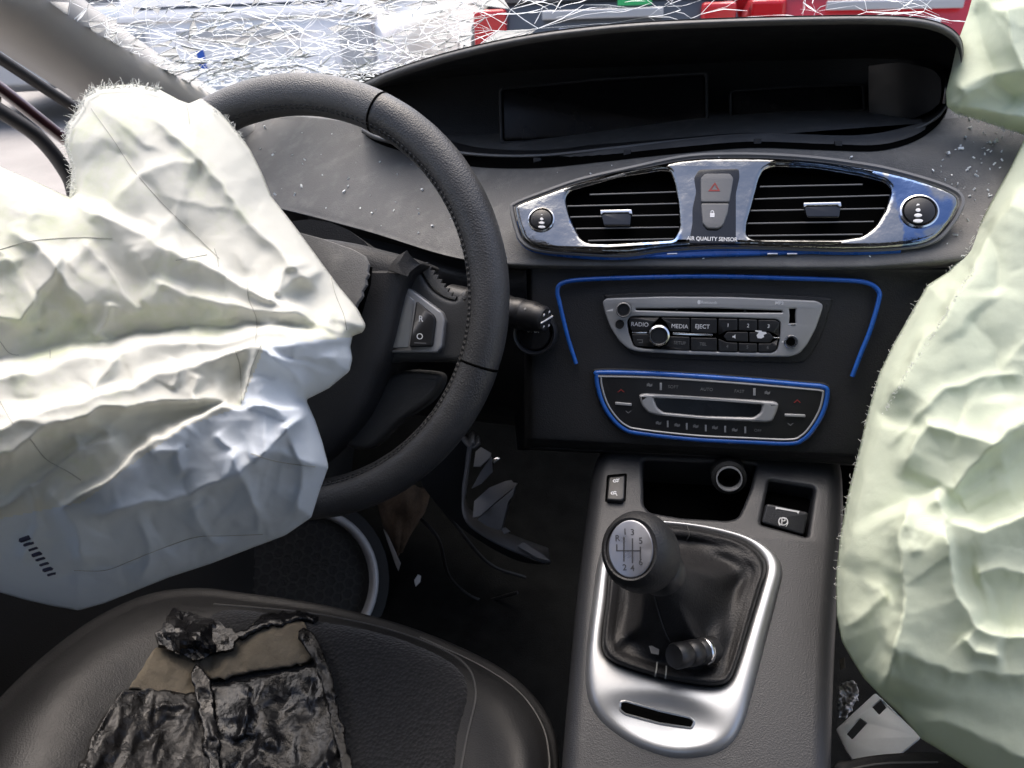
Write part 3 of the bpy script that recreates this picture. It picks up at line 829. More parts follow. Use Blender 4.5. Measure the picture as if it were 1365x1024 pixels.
# ================================================================== CENTRE VENT PANEL
vp = thing('centre_vent_panel', 'chrome panel with two air vents and hazard button, edged in blue', 'vent panel', VENT.at(980, 335))
vo = [(686, 279), (691, 271), (727, 257), (774, 241), (844, 225), (914, 211), (970, 208), (1030, 209), (1087, 213), (1135, 219), (1181, 227), (1240, 243), (1271, 256), (1279, 268), (1275, 281), (1264, 299), (1243, 319), (1204, 328), (1134, 331), (1050, 329), (970, 327), (914, 329), (879, 332), (832, 338), (774, 336), (720, 331), (700, 321), (692, 305)]
vL = [(754, 264), (760, 254), (821, 236.5), (880, 227), (893, 227.5), (899, 244), (904, 272), (905.5, 303), (898, 317.5), (811, 323), (785, 322), (774, 316), (760, 288)]
vR = [(1013, 237), (1019, 226), (1031, 221), (1087, 223.5), (1146, 233), (1180, 242), (1189, 252), (1181, 277), (1167, 300), (1150, 313), (1122, 317.5), (1004, 317), (996, 311), (996.5, 298), (1005, 267)]
vo_s, vL_s, vR_s = sm(vo, 150), roundpoly(vL, 5, 4), roundpoly(vR, 5, 4)
hz = [(933, 236), (940, 230), (973, 230), (978.5, 236), (974, 258), (970, 284), (964, 300), (957, 305), (943, 304.5), (937, 298), (934, 270)]
hzr = roundpoly([(925, 237), (932, 226), (985, 225), (986, 236), (981, 258), (981, 325), (918, 325), (923, 298), (923, 278), (928, 256)], 4)
PT = .016
def vcurve(q): return -.9*(max(0, abs(q[0])-.06))**2*1.0
panel = plate('panel', vo_s, VENT, PT, .05, .0045, M['chrome'], vp, holes=[vL_s, vR_s], seg=4)
bead = [VENT.at(x, y, PT-.006) for x, y in sm([(cx0+90+(x-970)*1.012, 270+(y-270)*1.03) for x, y in vo], 160)]
tube('panel_bead', bead, .0022, M['btn_grey'], vp, 6, True)
tube('blue_edge', [VENT.at(x, y, PT-.009) for x, y in catmull([(690, 296), (694, 318), (715, 333), (774, 340.5), (832, 342), (880, 336.5), (914, 333.5), (970, 331.5), (1050, 333), (1134, 335.5), (1200, 333)], 60)], .0030, M['blue'], vp, 6)
plate('blue_strip', sm([(838, 340), (880, 334), (960, 331), (1060, 332.5), (1150, 334), (1060, 338), (960, 341), (880, 343)], 60), VENT, .008, .02, .001, M['blue'], vp)
for x in (862, 896, 1030, 1056):
    plate('clip', [(x-7, 337.2), (x+7, 336.8), (x+7, 339), (x-7, 339.6)], VENT, .0086, .004, .0004, M['bright'], vp)
for side, hole, slats, tab in (
    ('L', vL_s, [((786, 259.5), (901, 256)), ((756, 275), (903, 271.5)), ((760, 289.5), (905, 286.5)), ((766, 305), (905, 303)), ((784, 321), (899, 318.5))], (801, 842, 280, 301)),
    ('R', vR_s, [((1013, 249), (1150, 246)), ((1006, 265.5), (1186, 260.5)), ((1001, 281), (1179, 278)), ((997, 298), (1165, 295.5)), ((996, 314.5), (1150, 312.5))], (1072, 1121, 270, 290))):
    plate('vent_cavity', [(np.mean([q[0] for q in hole])+(x-np.mean([q[0] for q in hole]))*1.04, 275+(y-275)*1.06) for x, y in hole], VENT, .0006, .004, 0, M['gap'], vp)
    for (x0, y0), (x1, y1) in slats:
        plate('slat', [(x0, y0-1.1), (x1, y1-1.1), (x1, y1+.4), (x0, y0+.6)], VENT, PT-.004, .0012, .0003, M['btn_grey'], vp)
    x0, x1, y0, y1 = tab; sl = (y1-y0)
    tb = plate('thumb_tab', roundpoly([(x0, y0+4), (x1, y0+3), (x1-2, y1), (x0+4, y1)], 3), VENT, PT-.001, .012, .001, M['gloss'], vp)
    plate('tab_edge', roundpoly([(x0-1, y0), (x1, y0-1), (x1+1, y0+5.5), (x1-3, y0+5), (x1-4, y0+3.2), (x0+3, y0+4), (x0, y0+6.5)], 1.5), VENT, PT+.0005, .004, .0006, M['bright'], tb)
for cx_, cy_, r_, rot in ((722, 294.5, 15, .5), (1224, 283.5, 20.5, 0)):
    c = VENT.at(cx_, cy_, PT-.002); rw = r_*((c-CAM)@FW)/FPX
    dl = lathe('vent_dial', [(rw*1.12, -.004), (rw*1.12, .0026), (rw*1.02, .0034), (rw*.98, .002), (rw*.93, .004), (rw*.6, .0055), (rw*.001, .0060)], c, VENT.n, M['button'], vp, 36, sy=.95)
    lathe('dial_ring', [(rw*1.20, -.002), (rw*1.19, .0034), (rw*1.09, .0040), (rw*1.06, .002)], c, VENT.n, M['bright'], vp, 36, sy=.95, cap=False)
    for k, (dy, s_) in enumerate(((-.55, .12), (-.2, .16), (.2, .26), (.62, .32))):
        plate('dial_mark', [(cx_+r_*s_*math.cos(a), cy_+dy*r_*.85+r_*.12*math.sin(a)) for a in np.linspace(0, 6.28, 14, endpoint=False)], VENT, PT+.0042-.001*abs(dy)*2+.0006, .002, .0002, M['white'], dl)
plate('hazard_recess', hzr, VENT, PT+.0006, .002, .0004, M['gloss'], vp)
plate('hazard_button', roundpoly([(934, 237), (940, 231), (973, 231), (978, 237), (974.5, 258), (972.5, 269.4), (934.5, 269.4)], 3), VENT, PT+.004, .004, .0010, M['btn_grey'], vp)
plate('lock_button', roundpoly([(934.5, 270.8), (972.2, 270.8), (970, 284), (964, 300), (957, 304.5), (943, 304), (937, 298)], 3), VENT, PT+.004, .004, .0010, M['btn_grey'], vp)
tri_o = [(944, 255), (960, 255), (953, 243)]; tri_i = [(948, 253), (957, 253), (952.8, 246)]
plate('hazard_triangle', tri_o, VENT, PT+.0043, .0005, 0, M['red'], vp, holes=[tri_i])
plate('lock_symbol', [(946.5, 284), (952.5, 284), (952.5, 289.5), (946.5, 289.5)], VENT, PT+.0043, .0005, 0, M['white'], vp)
plate('lock_symbol', [(947.3, 284), (947.3, 281.5), (949.5, 280), (951.7, 281.5), (951.7, 284), (950.8, 284), (950.5, 282), (949.5, 281.4), (948.3, 282), (948.1, 284)], VENT, PT+.0043, .0005, 0, M['white'], vp)
text('sensor_lettering', 'AIR QUALITY SENSOR', 949, 318.8, 5.6, VENT, PT+.0008, M['white'], vp, bold=.012, sx=.86)

# ================================================================== RADIO
rx = lambda x, y: (790+x*.2344, 380+y*.2345)
RX = lambda L: [rx(*q) for q in L]
radio = thing('car_radio', 'silver faced car radio with black buttons and disc slot', 'radio', STACK.at(950, 475))
fo = RX([(55, 95), (78, 76), (400, 66), (800, 69), (1275, 90), (1311, 112), (1308, 140), (1270, 250), (1222, 340), (1175, 394), (1120, 410), (900, 408), (500, 395), (260, 380), (200, 364), (150, 320), (100, 240), (70, 160)])
slot = roundpoly(RX([(245, 134), (660, 132), (1078, 147), (1080, 158), (660, 157), (245, 144)]), .8)
usb = roundpoly(RX([(1118, 136), (1158, 136), (1154, 175), (1157, 219), (1118, 219), (1122, 175)]), 1)
keys = roundpoly(RX([(212, 182), (240, 178), (700, 184), (1045, 196), (1069, 212), (1065, 300), (1050, 370), (1020, 386), (700, 379), (300, 363), (235, 350), (205, 275), (196, 205)]), 3)
SU = STACK.up(-.004)
plate('radio_well', sm([(800+(x-790)*1.02-6, 430+(y-430)*1.16) for x, y in fo], 90), SU, .0015, .004, .001, M['hood'], radio)
plate('faceplate', roundpoly(fo, 6, 4), SU, .007, .008, .0014, M['silver'], radio, holes=[slot, usb, keys])
plate('slot_cavity', RX([(235, 120), (1090, 135), (1090, 168), (235, 158)]), SU, .002, .001, 0, M['gap'], radio)
plate('usb_cavity', RX([(1105, 125), (1170, 125), (1170, 230), (1105, 230)]), SU, .0025, .001, 0, M['gap'], radio)
plate('key_field', keys, SU, .0045, .004, 0, M['gap'], radio)
for x in (478, 868): plate('slot_notch', RX([(x-6, 134), (x+6, 134), (x+6, 154), (x-6, 154)]), SU, .0055, .004, 0, M['black'], radio)
def key(poly, name='button'):
    return plate(name, roundpoly(RX(poly), 1.6, 3), SU, .0078, .005, .0007, M['button'], radio)
klist = [([(214, 186), (382, 186), (345, 222), (322, 262), (222, 262), (204, 214)], 'RADIO', (268, 225), 34), ([(222, 280), (322, 280), (330, 318), (352, 352), (246, 348), (232, 330)], None, None, 0),
    ([(388, 186), (551, 189), (551, 266), (440, 264), (425, 225)], 'MEDIA', (495, 236), 34), ([(436, 292), (551, 296), (551, 372), (385, 364), (425, 335)], 'SETUP', (496, 330), 26),
    ([(558, 189), (706, 192), (706, 276), (558, 270)], 'EJECT', (624, 237), 34), ([(558, 300), (706, 302), (706, 376), (558, 372)], 'TEL', (628, 337), 26),
    ([(716, 192), (824, 194), (824, 258), (760, 262), (716, 285)], '1', (770, 230), 30), ([(831, 195), (936, 198), (936, 262), (831, 258)], '2', (884, 232), 30), ([(943, 199), (1042, 201), (1062, 214), (1060, 290), (1010, 266), (943, 262)], '3', (1000, 235), 30),
    ([(745, 292), (765, 268), (884, 268), (884, 324), (765, 320)], None, None, 0), ([(891, 269), (1008, 272), (1030, 300), (1008, 330), (891, 325)], None, None, 0),
    ([(716, 305), (760, 326), (824, 330), (824, 380), (716, 377)], '4', (766, 350), 26), ([(831, 331), (936, 333), (936, 382), (831, 381)], '5', (880, 354), 26), ([(943, 334), (1010, 334), (1058, 306), (1044, 366), (1018, 381), (943, 382)], '6', (996, 356), 26)]
for poly, tx, tp, sz in klist:
    k = key(poly)
    if tx:
        q = rx(*tp); text('lettering', tx, q[0], q[1], sz*.2345*.72, SU, .0079, M['white'] if sz > 28 else M['dim'], k, sx=.95)
    elif poly[0][0] == 222:
        plate('back_arrow', RX([(252, 310), (285, 310), (285, 330), (262, 330), (262, 326), (281, 326), (281, 314), (252, 314)]), SU, .0081, .0006, 0, M['dim'], k)
    elif poly[0][0] == 745:
        plate('speaker_symbol', RX([(795, 290), (803, 290), (812, 280), (812, 306), (803, 298), (795, 298)]), SU, .0081, .0006, 0, M['white'], k)
    else:
        plate('worn_patch', RX([(925, 258), (962, 260), (962, 266), (985, 268), (990, 276), (972, 284), (975, 296), (958, 304), (938, 302), (932, 286), (945, 270), (925, 264)]), SU, .0081, .0006, 0, M['white'], k)
plate('accent_line', RX([(224, 267), (312, 267), (312, 275), (224, 275)]), SU, .0074, .003, .0003, M['bright'], radio)
plate('accent_line', RX([(455, 270), (682, 280), (682, 290), (455, 283)]), SU, .0074, .003, .0003, M['bright'], radio)
plate('accent_line', RX([(1030, 297), (1066, 298), (1066, 304), (1030, 303)]), SU, .0082, .002, .0003, M['bright'], radio)
def knob(name, cx_, cy_, r_, h0, ht, mt, par, ring=None):
    q = rx(cx_, cy_); c = SU.at(q[0], q[1], h0); rw = r_*.2344*((c-CAM)@FW)/FPX
    o = lathe(name, [(rw, -.004), (rw*.98, ht*.8), (rw*.9, ht), (rw*.72, ht), (rw*.66, ht*.86), (rw*.001, ht*.86)], c, SU.n, mt, par, 32)
    if ring: lathe('knob_ring', [(rw*1.0, ht*.70), (rw*1.01, ht*1.02), (rw*.86, ht*1.10), (rw*.80, ht*1.02)], c, SU.n, ring, o, 32, cap=False)
    return o
knob('selector_knob', 378, 280, 58, .006, .013, M['button'], radio, M['bright'])
knob('volume_knob', 180, 137, 43, .006, .012, M['button'], radio, M['btn_grey'])
knob('small_button', 155, 222, 26, .006, .003, M['black'], radio)
kk = knob('aux_socket', 1127, 322, 40, .006, .003, M['bright'], radio)
kk2 = knob('aux_hole', 1127, 322, 25, .0085, .0012, M['gap'], radio)
q = rx(645, 100); text('wireless_lettering', 'Bluetooth', q[0]+3, q[1], 4.2, SU, .0071, M['white'], radio)
q = rx(604, 98); plate('wireless_badge', [(q[0]+2*math.cos(a), q[1]+3*math.sin(a)) for a in np.linspace(0, 6.28, 14, endpoint=False)], SU, .0072, .0004, 0, M['white'], radio)
q = rx(1062, 104); text('format_lettering', 'MP3', q[0], q[1], 4.4, SU, .0071, M['white'], radio, bold=.01)
plate('volume_wedge', RX([(78, 147), (116, 135), (116, 149), (78, 150)]), SU, .0072, .0004, 0, M['white'], radio)
plate('jack_symbol', RX([(1075, 318), (1086, 318), (1086, 328), (1075, 328)]), SU, .0072, .0004, 0, M['white'], radio)
plate('usb_glint', RX([(1114, 221), (1156, 221), (1156, 230), (1114, 230)]), SU, .0074, .0006, .0002, M['bright'], radio)
# blue strip round the radio
bp = catmull([(768, 485), (757, 450), (746, 404), (743, 388), (749, 378), (775, 373), (850, 370), (950, 368.5), (1050, 371), (1130, 374), (1158, 378), (1171, 388), (1171, 402), (1160, 440), (1148, 470), (1136, 502)], 110)
tag(tube('blue_trim_strip', [STACK.at(x, y, .002) for x, y in bp], .0021, M['blue'], None, 8), 'open blue trim strip running round the top and sides of the radio', 'trim strip')

# ================================================================== CLIMATE PANEL
kx = lambda x, y: (780+x*.2418, 490+y*.2418)
KX = lambda L: [kx(*q) for q in L]
clim = thing('climate_panel', 'black climate control panel with silver display frame and blue edge', 'climate control', STACK.at(950, 590))
co = [(66, 45), (90, 28), (400, 36), (800, 62), (1200, 96), (1310, 108), (1334, 140), (1312, 240), (1262, 330), (1205, 392), (1130, 418), (900, 410), (600, 395), (300, 362), (215, 338), (150, 280), (100, 200), (72, 110)]
def shrink(L, k, c=(700, 220)): 
    P = np.array(L, float); P = P if area(P) > 0 else P[::-1]; return [tuple(q) for q in loop_offset(P, k)]
plate('surround', sm(KX(shrink(co, -22)), 110), SU, .0025, .005, .0015, M['stack'], clim)
plate('panel', sm(KX(shrink(co, 10)), 110), SU, .006, .006, .001, M['button'], clim)
tube('blue_edge', [SU.at(x, y, .0045) for x, y in sm(KX(co), 130)], .0024, M['blue'], clim, 8, True)
tube('silver_line', [SU.at(x, y, .0062) for x, y in sm(KX(shrink(co, 21)), 130)], .0010, M['silver'], clim, 6, True)
bo = roundpoly(KX([(295, 153), (330, 146), (560, 160), (1045, 190), (1069, 202), (1058, 245), (1035, 296), (1000, 305), (700, 291), (400, 266), (345, 250), (312, 212)]), 3)
bi = roundpoly(KX([(376, 166), (600, 176), (978, 205), (970, 250), (930, 278), (650, 270), (430, 250), (395, 222)]), 4)
plate('display_frame', bo, SU, .0105, .006, .0022, M['silver'], clim, holes=[bi], seg=4)
plate('display', bi, SU, .0075, .002, 0, M['screen'], clim)
for x, y, a, b in ((417, 105, 6, 20), (933, 135, 7, 20), (455, 312, 5, 18), (560, 325, 5, 18), (665, 335, 5, 18), (772, 340, 5, 18), (883, 345, 5, 18)):
    plate('divider_mark', KX([(x-a, y-b), (x+a, y-b), (x+a, y+b), (x-a, y+b)]), SU, .0068, .002, .0002, M['silver'], clim)
for x0, y0, x1, y1 in ((165, 198, 256, 206), (1100, 263, 1215, 268)):
    plate('rocker_bar', roundpoly(KX([(x0, y0-7), (x1, y1-7), (x1, y1+8), (x0, y0+8)]), 1.2), SU, .0085, .004, .0006, M['silver'], clim)
for x, y, s_, tx in ((485, 108, 22, 'SOFT'), (670, 121, 22, 'AUTO'), (850, 132, 22, 'FAST'), (952, 348, 20, 'OFF')):
    q = kx(x, y); text('lettering', tx, q[0], q[1], s_*.2418*.8, SU, .0064, M['dim'], clim)
for x, y in ((355, 97), (405, 307), (508, 318), (610, 324), (716, 332), (825, 345), (1005, 140)):
    k = RNG.integers(3, 6)
    plate('symbol', KX([(x-16, y-6), (x-4, y-12), (x+4, y-2), (x+16, y-8), (x+14, y+6), (x+2, y+10), (x-8, y+4), (x-15, y+8)]), SU, .0064, .0005, 0, M['dim'], clim)
for x, y, c in ((198, 128, 'red'), (1170, 186, 'red')):
    plate('up_arrow', KX([(x-20, y+8), (x, y-10), (x+20, y+8), (x+13, y+8), (x, y-3), (x-13, y+8)]), SU, .0064, .0005, 0, M['red'], clim)
for x, y in ((238, 246), (1132, 314)):
    plate('down_arrow', KX([(x-18, y-7), (x, y+8), (x+18, y-7), (x+12, y-7), (x, y+2), (x-12, y-7)]), SU, .0064, .0005, 0, M['dim'], clim)

# ================================================================== STEERING WHEEL
WC = CAM+np.array([-.3264, .5917, -.2646]); WN = np.array([0, -.895, .446]); WN /= np.linalg.norm(WN)
WP = Plane(WC, WN); WR, WT = .178, .0174
sw = thing('steering_wheel', 'black leather steering wheel with its hub torn open by the airbag', 'steering wheel', WC-WN*.1)
_th = np.linspace(0, 2*math.pi, 1440, endpoint=False)
def theta_of(px, py):
    P = np.array([WP.world(WR*math.cos(a), WR*math.sin(a)) for a in _th]); Q = np.array([pixof(p)[:2] for p in P])
    return _th[np.argmin(((Q-np.array([px, py]))**2).sum(1))]
def rim_pt(a, phi, r):
    rad = WP.ex*math.cos(a)+WP.ey*math.sin(a)
    return WC+rad*WR+r*(-rad*math.cos(phi)+WN*1.08*math.sin(phi))
def rim_arc(name, a0, a1, mt, k=1.0):
    n = max(8, int(abs(a1-a0)*40)); G = []
    for i in range(n+1):
        a = a0+(a1-a0)*i/n; row = []
        for j in range(28):
            ph = 2*math.pi*j/28; g = 1-.05*math.exp(-((ph-.62)/.11)**2)
            w_ = .012*noise(np.array([a*14.]), np.array([ph*2]))[0]
            row.append(rim_pt(a, ph, WT*k*g*(1+w_)))
        G.append(row)
    return fixnormals(grid(name, np.array(G), mt, sw, closed_u=True))
tA, tB = theta_of(505, 150), theta_of(650, 490)
if tB > tA: tB -= 2*math.pi
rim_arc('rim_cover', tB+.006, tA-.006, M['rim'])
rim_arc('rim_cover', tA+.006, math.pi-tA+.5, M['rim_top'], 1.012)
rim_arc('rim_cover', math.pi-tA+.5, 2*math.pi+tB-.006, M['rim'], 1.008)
for a in (tA, tB):
    tube('rim_seam', [rim_pt(a, 2*math.pi*j/40, WT*.985) for j in range(40)], .0011, M['gap'], sw, 6, True)
items = []
a = -1.5
while a < math.pi*.92:
    for ph, tw in ((.52, .35), (.74, -.35)):
        p0, p1 = rim_pt(a, ph, WT*1.0), rim_pt(a+.021, ph+tw*.12, WT*1.0)
        items.append(tube_geo([p0, (p0+p1)/2+WN*.0006, p1], [.0003, .0007, .0003], 5))
    a += .029
V, F = join_geo(items); mk('stitching', V, F, M['thread'], sw, kind='stuff')
spoke_m = mat('spoke_plastic', (.05, .05, .05), .45, bump=.2, bscale=700, btype='voronoi', rvar=.08)
for mir in (0, 1):
    o = [(505, 372), (540, 352), (556, 353), (573, 380), (590, 393), (606, 397), (622, 388), (640, 430), (618, 480), (592, 483), (560, 483), (520, 484), (480, 505)]
    L = [WP.loc(WP.at(x, y, -.004)) for x, y in sm(o, 60)]
    if mir: L = [np.array([-q[0], q[1]]) for q in L]
    plate_local('spoke', L, [], WP, -.004, .024, .007, spoke_m, sw, 5)
sp = plate('switch_surround', roundpoly([(536, 383), (547, 385), (589, 416), (593, 427), (589, 463), (582, 470.5), (510, 470), (524, 430)], 3), WP, .004, .010, .002, M['silver'], sw, seg=4)
plate('surround_inset', roundpoly([(537, 390), (552, 400), (544, 463), (517, 464), (528, 425)], 2), WP, .0046, .001, .0004, M['alu'], sw)
cs = plate('cruise_switch', roundpoly([(554.5, 401), (578, 420.5), (580.5, 427), (576, 462), (545, 463)], 3), WP, .0075, .006, .0015, M['button'], sw)
text('lettering', 'R', 561, 425.5, 8.5, WP, .0077, M['white'], cs); text('lettering', 'O', 559.5, 449, 8.5, WP, .0077, M['white'], cs)
plate('switch_line', [(552, 456.5), (568, 457.2), (568, 458.2), (552, 457.6)], WP, .0077, .0004, 0, M['dim'], cs)
saw = [(556, 352), (566, 350)]
for i in range(9):
    t_ = i/8; x, y = 566+38*t_, 350+46*t_; saw += [(x+4.5, y-.5), (x+2.0, y+4.5)]
saw += [(604, 399), (592, 395), (575, 382)]
plate('torn_edge', saw, WP, -.004, .004, .0004, M['pad'], sw)
plate('lower_spoke', sm([(455, 590), (470, 555), (520, 500), (570, 495), (588, 505), (572, 535), (530, 565), (490, 600)], 50), WP, -.022, .02, .006, spoke_m, sw, seg=4)
lathe('column_shroud', [(.085, -.03), (.082, -.06), (.07, -.18), (.07, -.26)], WC+WP.ey*-.01, WN, M['stack'], sw, 28)
cov = sm([(405, 316), (450, 319), (500, 330), (559, 348), (543, 365), (532, 392), (513, 468), (495, 507), (470, 560), (430, 605), (380, 640), (300, 640), (240, 560), (240, 420), (300, 330)], 90)
plate('airbag_cover', cov, WP, .022, .055, .016, M['stack'], sw, seg=6)
plate('cover_gap', [(478, 352), (496, 356), (494, 378), (482, 420), (468, 440), (462, 415), (474, 385)], WP, .0226, .002, .0004, M['gap'], sw)
flp = []
fl_o = [(392, 308), (430, 318), (470, 332), (486, 341), (491, 352), (489, 361), (491, 366), (487, 372), (488, 379), (482, 388), (483, 394), (476, 404), (470, 418), (450, 428), (410, 400), (385, 350)]
flp = plate('torn_flap', fl_o, Plane(WP.at(450, 360, .034), WN+np.array([-.25, 0, .25])), 0, .003, .001, M['pad'], sw)

# stalk and start button right of the wheel
STK = np.array([1.0, -.42, .02]); STK /= np.linalg.norm(STK)
so = pt(668, 413, .665)
sk = thing('control_stalk', 'round black control stalk beside the wheel rim', 'stalk', so)
k_ = .00068
lathe('stalk_body', [(.0145, -.06), (.0145, 0), (.0152, .006), (.0140, .012), (.0146, .016), (.0146, .024), (.0135, .026), (.0142, .028), (.0142, .036), (.0125, .041)], so, STK, M['button'], sk, 36)
e_ = lathe('stalk_end', [(.0128, .040), (.0120, .047), (.0100, .0495), (.001, .0500)], so, STK, M['button'], sk, 32)
EP = Plane(so+STK*.0502, STK)
plate_local('pointer_line', [(-.010, -.0006), (.010, -.0006), (.010, .0006), (-.010, .0006)], [], EP, .0008, .001, .0002, M['white'], e_)
for a, r_ in ((.9, .0075), (2.2, .0075), (3.9, .0072), (5.2, .0078)):
    x, y = r_*math.cos(a), r_*math.sin(a)
    plate_local('end_mark', [(x-.0012, y-.0009), (x+.0012, y-.0006), (x+.001, y+.0009), (x-.0008, y+.0007)], [], EP, .0006, .0006, .0001, M['white'], e_)
for x, y in ((700, 412), (701, 421), (703, 428), (699, 404)):
    h = hit(bvh(sk.children[0]), x, y)
    if h[0] is not None:
        pl_ = Plane(h[0], h[1]); plate_local('ring_mark', [(.0012*math.cos(t), .0014*math.sin(t)) for t in np.linspace(0, 6.28, 10, endpoint=False)], [], pl_, .0004, .0006, .0001, M['dim'], sk)
sb = thing('start_button', 'round black start and stop button below the stalk', 'button', STACK.at(713, 470))
c = STACK.at(713, 444, .004); rw = 28*((c-CAM)@FW)/FPX
lathe('button_ring', [(rw*1.08, -.01), (rw*1.06, .004), (rw*.98, .007), (rw*.88, .005), (rw*.84, .001)], c, STACK.n, M['console'], sb, 40, cap=False)
bt = lathe('button_face', [(rw*.82, -.004), (rw*.80, .0035), (rw*.74, .0045), (rw*.001, .005)], c, STACK.n, M['gloss'], sb, 36)
text('lettering', 'STOP', 712, 441, 5.5, STACK, .0098, M['white'], bt); text('lettering', 'START', 722, 436, 4, STACK, .0098, M['dim'], bt, rot=.3)

# ================================================================== CENTRE CONSOLE
cz = lambda x, y: (740+x*.2784, 600+y*.2784)
CZ = lambda L: [cz(*q) for q in L]
con = thing('centre_console', 'black centre console with brushed silver gear lever surround', 'console', CONS.at(905, 1000)-np.array([0, 0, .3]))
tray = roundpoly([(857, 612), (858, 672), (866, 682), (907, 689), (971, 693), (984, 689), (991, 675), (1001, 650), (1008, 618)], 6)
brk = roundpoly([(1014, 698), (1026, 640), (1086, 650), (1077, 715)], 4)
cout = roundpoly([(796, 570), (1125, 580), (1130, 690), (1122, 780), (1117, 870), (1113, 1000), (1112, 1150), (738, 1150), (748, 1000), (757, 900), (766, 800), (778, 700)], 60, 8)
body = plate('console_body', cout, CONS, 0, .34, .017, M['console'], con, holes=[tray, brk], seg=8, hbev=.004)
plate('tray_floor', [(840, 600), (1020, 600), (1020, 720), (840, 720)], CONS, -.045, .004, 0, M['gap'], con)
plate('brake_well', [(1000, 620), (1105, 620), (1105, 740), (1000, 740)], CONS, -.022, .004, 0, M['gap'], con)
bo_ = [(800, 735), (789, 800), (781, 870), (781, 915), (790, 945), (815, 972), (855, 996), (900, 1009), (945, 1006), (975, 990), (992, 962), (1003, 925), (1020, 860), (1038, 790), (1044, 760), (1036, 738), (1010, 718), (970, 704), (920, 695), (870, 692), (825, 700)]
bi_ = [(814, 750), (808, 800), (802, 850), (804, 870), (815, 882), (845, 894), (890, 906), (935, 914), (960, 914), (974, 906), (984, 882), (1000, 830), (1014, 785), (1022, 757), (1014, 738), (990, 720), (950, 708), (910, 701), (870, 699), (835, 708)]
slot_ = roundpoly([(827, 936), (834, 935), (880, 948), (920, 957), (926, 962), (922, 971), (880, 965), (833, 952), (826, 946)], 3, 4)
pk = CONS.loc(CONS.at(880, 965))
def dish(q):
    d = np.hypot((q[0]-pk[0])/.055, (q[1]-pk[1])/.030); return .0035*(1-math.exp(-d*d))-.0035
def lever_bezel():
    # ring with a rounded section on the sides and a broad dished apron in front, as a grid between the two outlines
    n = 160
    O = np.array([CONS.loc(CONS.at(x, y, .004)) for x, y in catmull(bo_, n, True)]); I = np.array([CONS.loc(CONS.at(x, y, .006)) for x, y in catmull(bi_, n, True)])
    ao = lin(O, n, True); ci = I.mean(0)
    def by_angle(L, c):
        an = np.arctan2(L[:, 1]-c[1], L[:, 0]-c[0]); k = np.argsort(an); return np.interp(np.linspace(-math.pi, math.pi, n, endpoint=False), an[k], L[k, 0], period=2*math.pi), np.interp(np.linspace(-math.pi, math.pi, n, endpoint=False), an[k], L[k, 1], period=2*math.pi)
    ox, oy = by_angle(O, ci); ix, iy = by_angle(I, ci); G = []
    S_ = np.array([CONS.loc(CONS.at(x, y, .004)) for x, y in slot_])
    for t in np.linspace(0, 1, 22):
        row = []
        for i in range(n):
            x, y = ox[i]*(1-t)+ix[i]*t, oy[i]*(1-t)+iy[i]*t
            z = .0075*min(1, (t/.12))**.5*1.0 if t < .12 else .0075
            wdt = math.hypot(ox[i]-ix[i], oy[i]-iy[i])
            dd = wdt*t; z = .0075*(1-math.exp(-dd/.0030)); z += .0015*math.sin(math.pi*t)
            de = wdt*(1-t); z -= .0022*math.exp(-de/.0012)
            d = ((x-pk[0])/.040)**2+((y-pk[1])/.017)**2
            z -= .0055*math.exp(-d*d*.8)*(1-math.exp(-dd/.006))
            row.append(CONS.world(x, y, z))
        G.append(row)
    G.append([CONS.world(ix[i], iy[i], -.004) for i in range(n)])
    return fixnormals(grid('lever_bezel', np.array(G), M['alu'], con, closed_u=True, angle=60))
bz = lever_bezel()
bz_tree = bvh(bz)
sl = []
P0 = np.array([hit(bz_tree, x, y)[0] for x, y in slot_]); ctr = P0.mean(0)
V = [p+CONS.n*.0006 for p in P0]; n_ = len(V)
mk('bezel_slot', V+[ctr+CONS.n*.0004], [(i, (i+1) % n_, n_) for i in range(n_)], M['gap'], con, smooth=False)
tube('slot_rim', [p+CONS.n*.0004 for p in P0], .0009, M['alu'], con, 6, True)
# outlet
oc = pt(972, 638, .625); on = np.array([0, -.95, .3])
ro = 17*((oc-CAM)@FW)/FPX
lathe('power_outlet', [(ro*1.35, -.03), (ro*1.35, -.002), (ro*1.1, 0), (ro*1.0, -.004), (ro*.86, -.03), (ro*.001, -.03)], oc, on, M['black'], con, 36)
lathe('outlet_ring', [(ro*1.02, -.002), (ro*1.0, .002), (ro*.90, .002), (ro*.88, -.006)], oc, on, M['silver'], con, 36, cap=False)
sw_ = plate('cruise_rocker', roundpoly(CZ([(256, 128), (336, 118), (332, 232), (318, 243), (246, 238)]), 2.5), CONS, .006, .012, .0016, M['button'], con)
plate('rocker_well', roundpoly(CZ([(248, 118), (344, 110), (338, 240), (322, 250), (238, 245)]), 2.5), CONS, .0012, .004, .0006, M['gap'], con)
for x, y, t_ in ((293, 148, 1), (283, 206, -1)):
    for dx, dy, r_ in ((-8, 0, 6), (4, -2, 6)):
        plate('rocker_symbol', CZ([(x+dx+r_*1.5*math.cos(a), y+dy+r_*1.3*math.sin(a)) for a in np.linspace(.4, 5.8, 14)]+[(x+dx+r_*.7*math.cos(a), y+dy+r_*.6*math.sin(a)) for a in np.linspace(5.8, .4, 14)]), CONS, .0063, .0005, 0, M['white'], sw_)
    plate('rocker_symbol', CZ([(x+12, y-12*t_), (x+16, y-11*t_), (x+6, y+3*t_), (x+3, y+1*t_)]), CONS, .0063, .0005, 0, M['white'], sw_)
BP = Plane(CONS.at(1046, 690, .001), (0, -.75, .66))
pb = plate('parking_brake_button', roundpoly([(1015, 697), (1022, 671), (1078, 683), (1072, 714)], 4), BP, 0, .012, .002, M['console'], con)
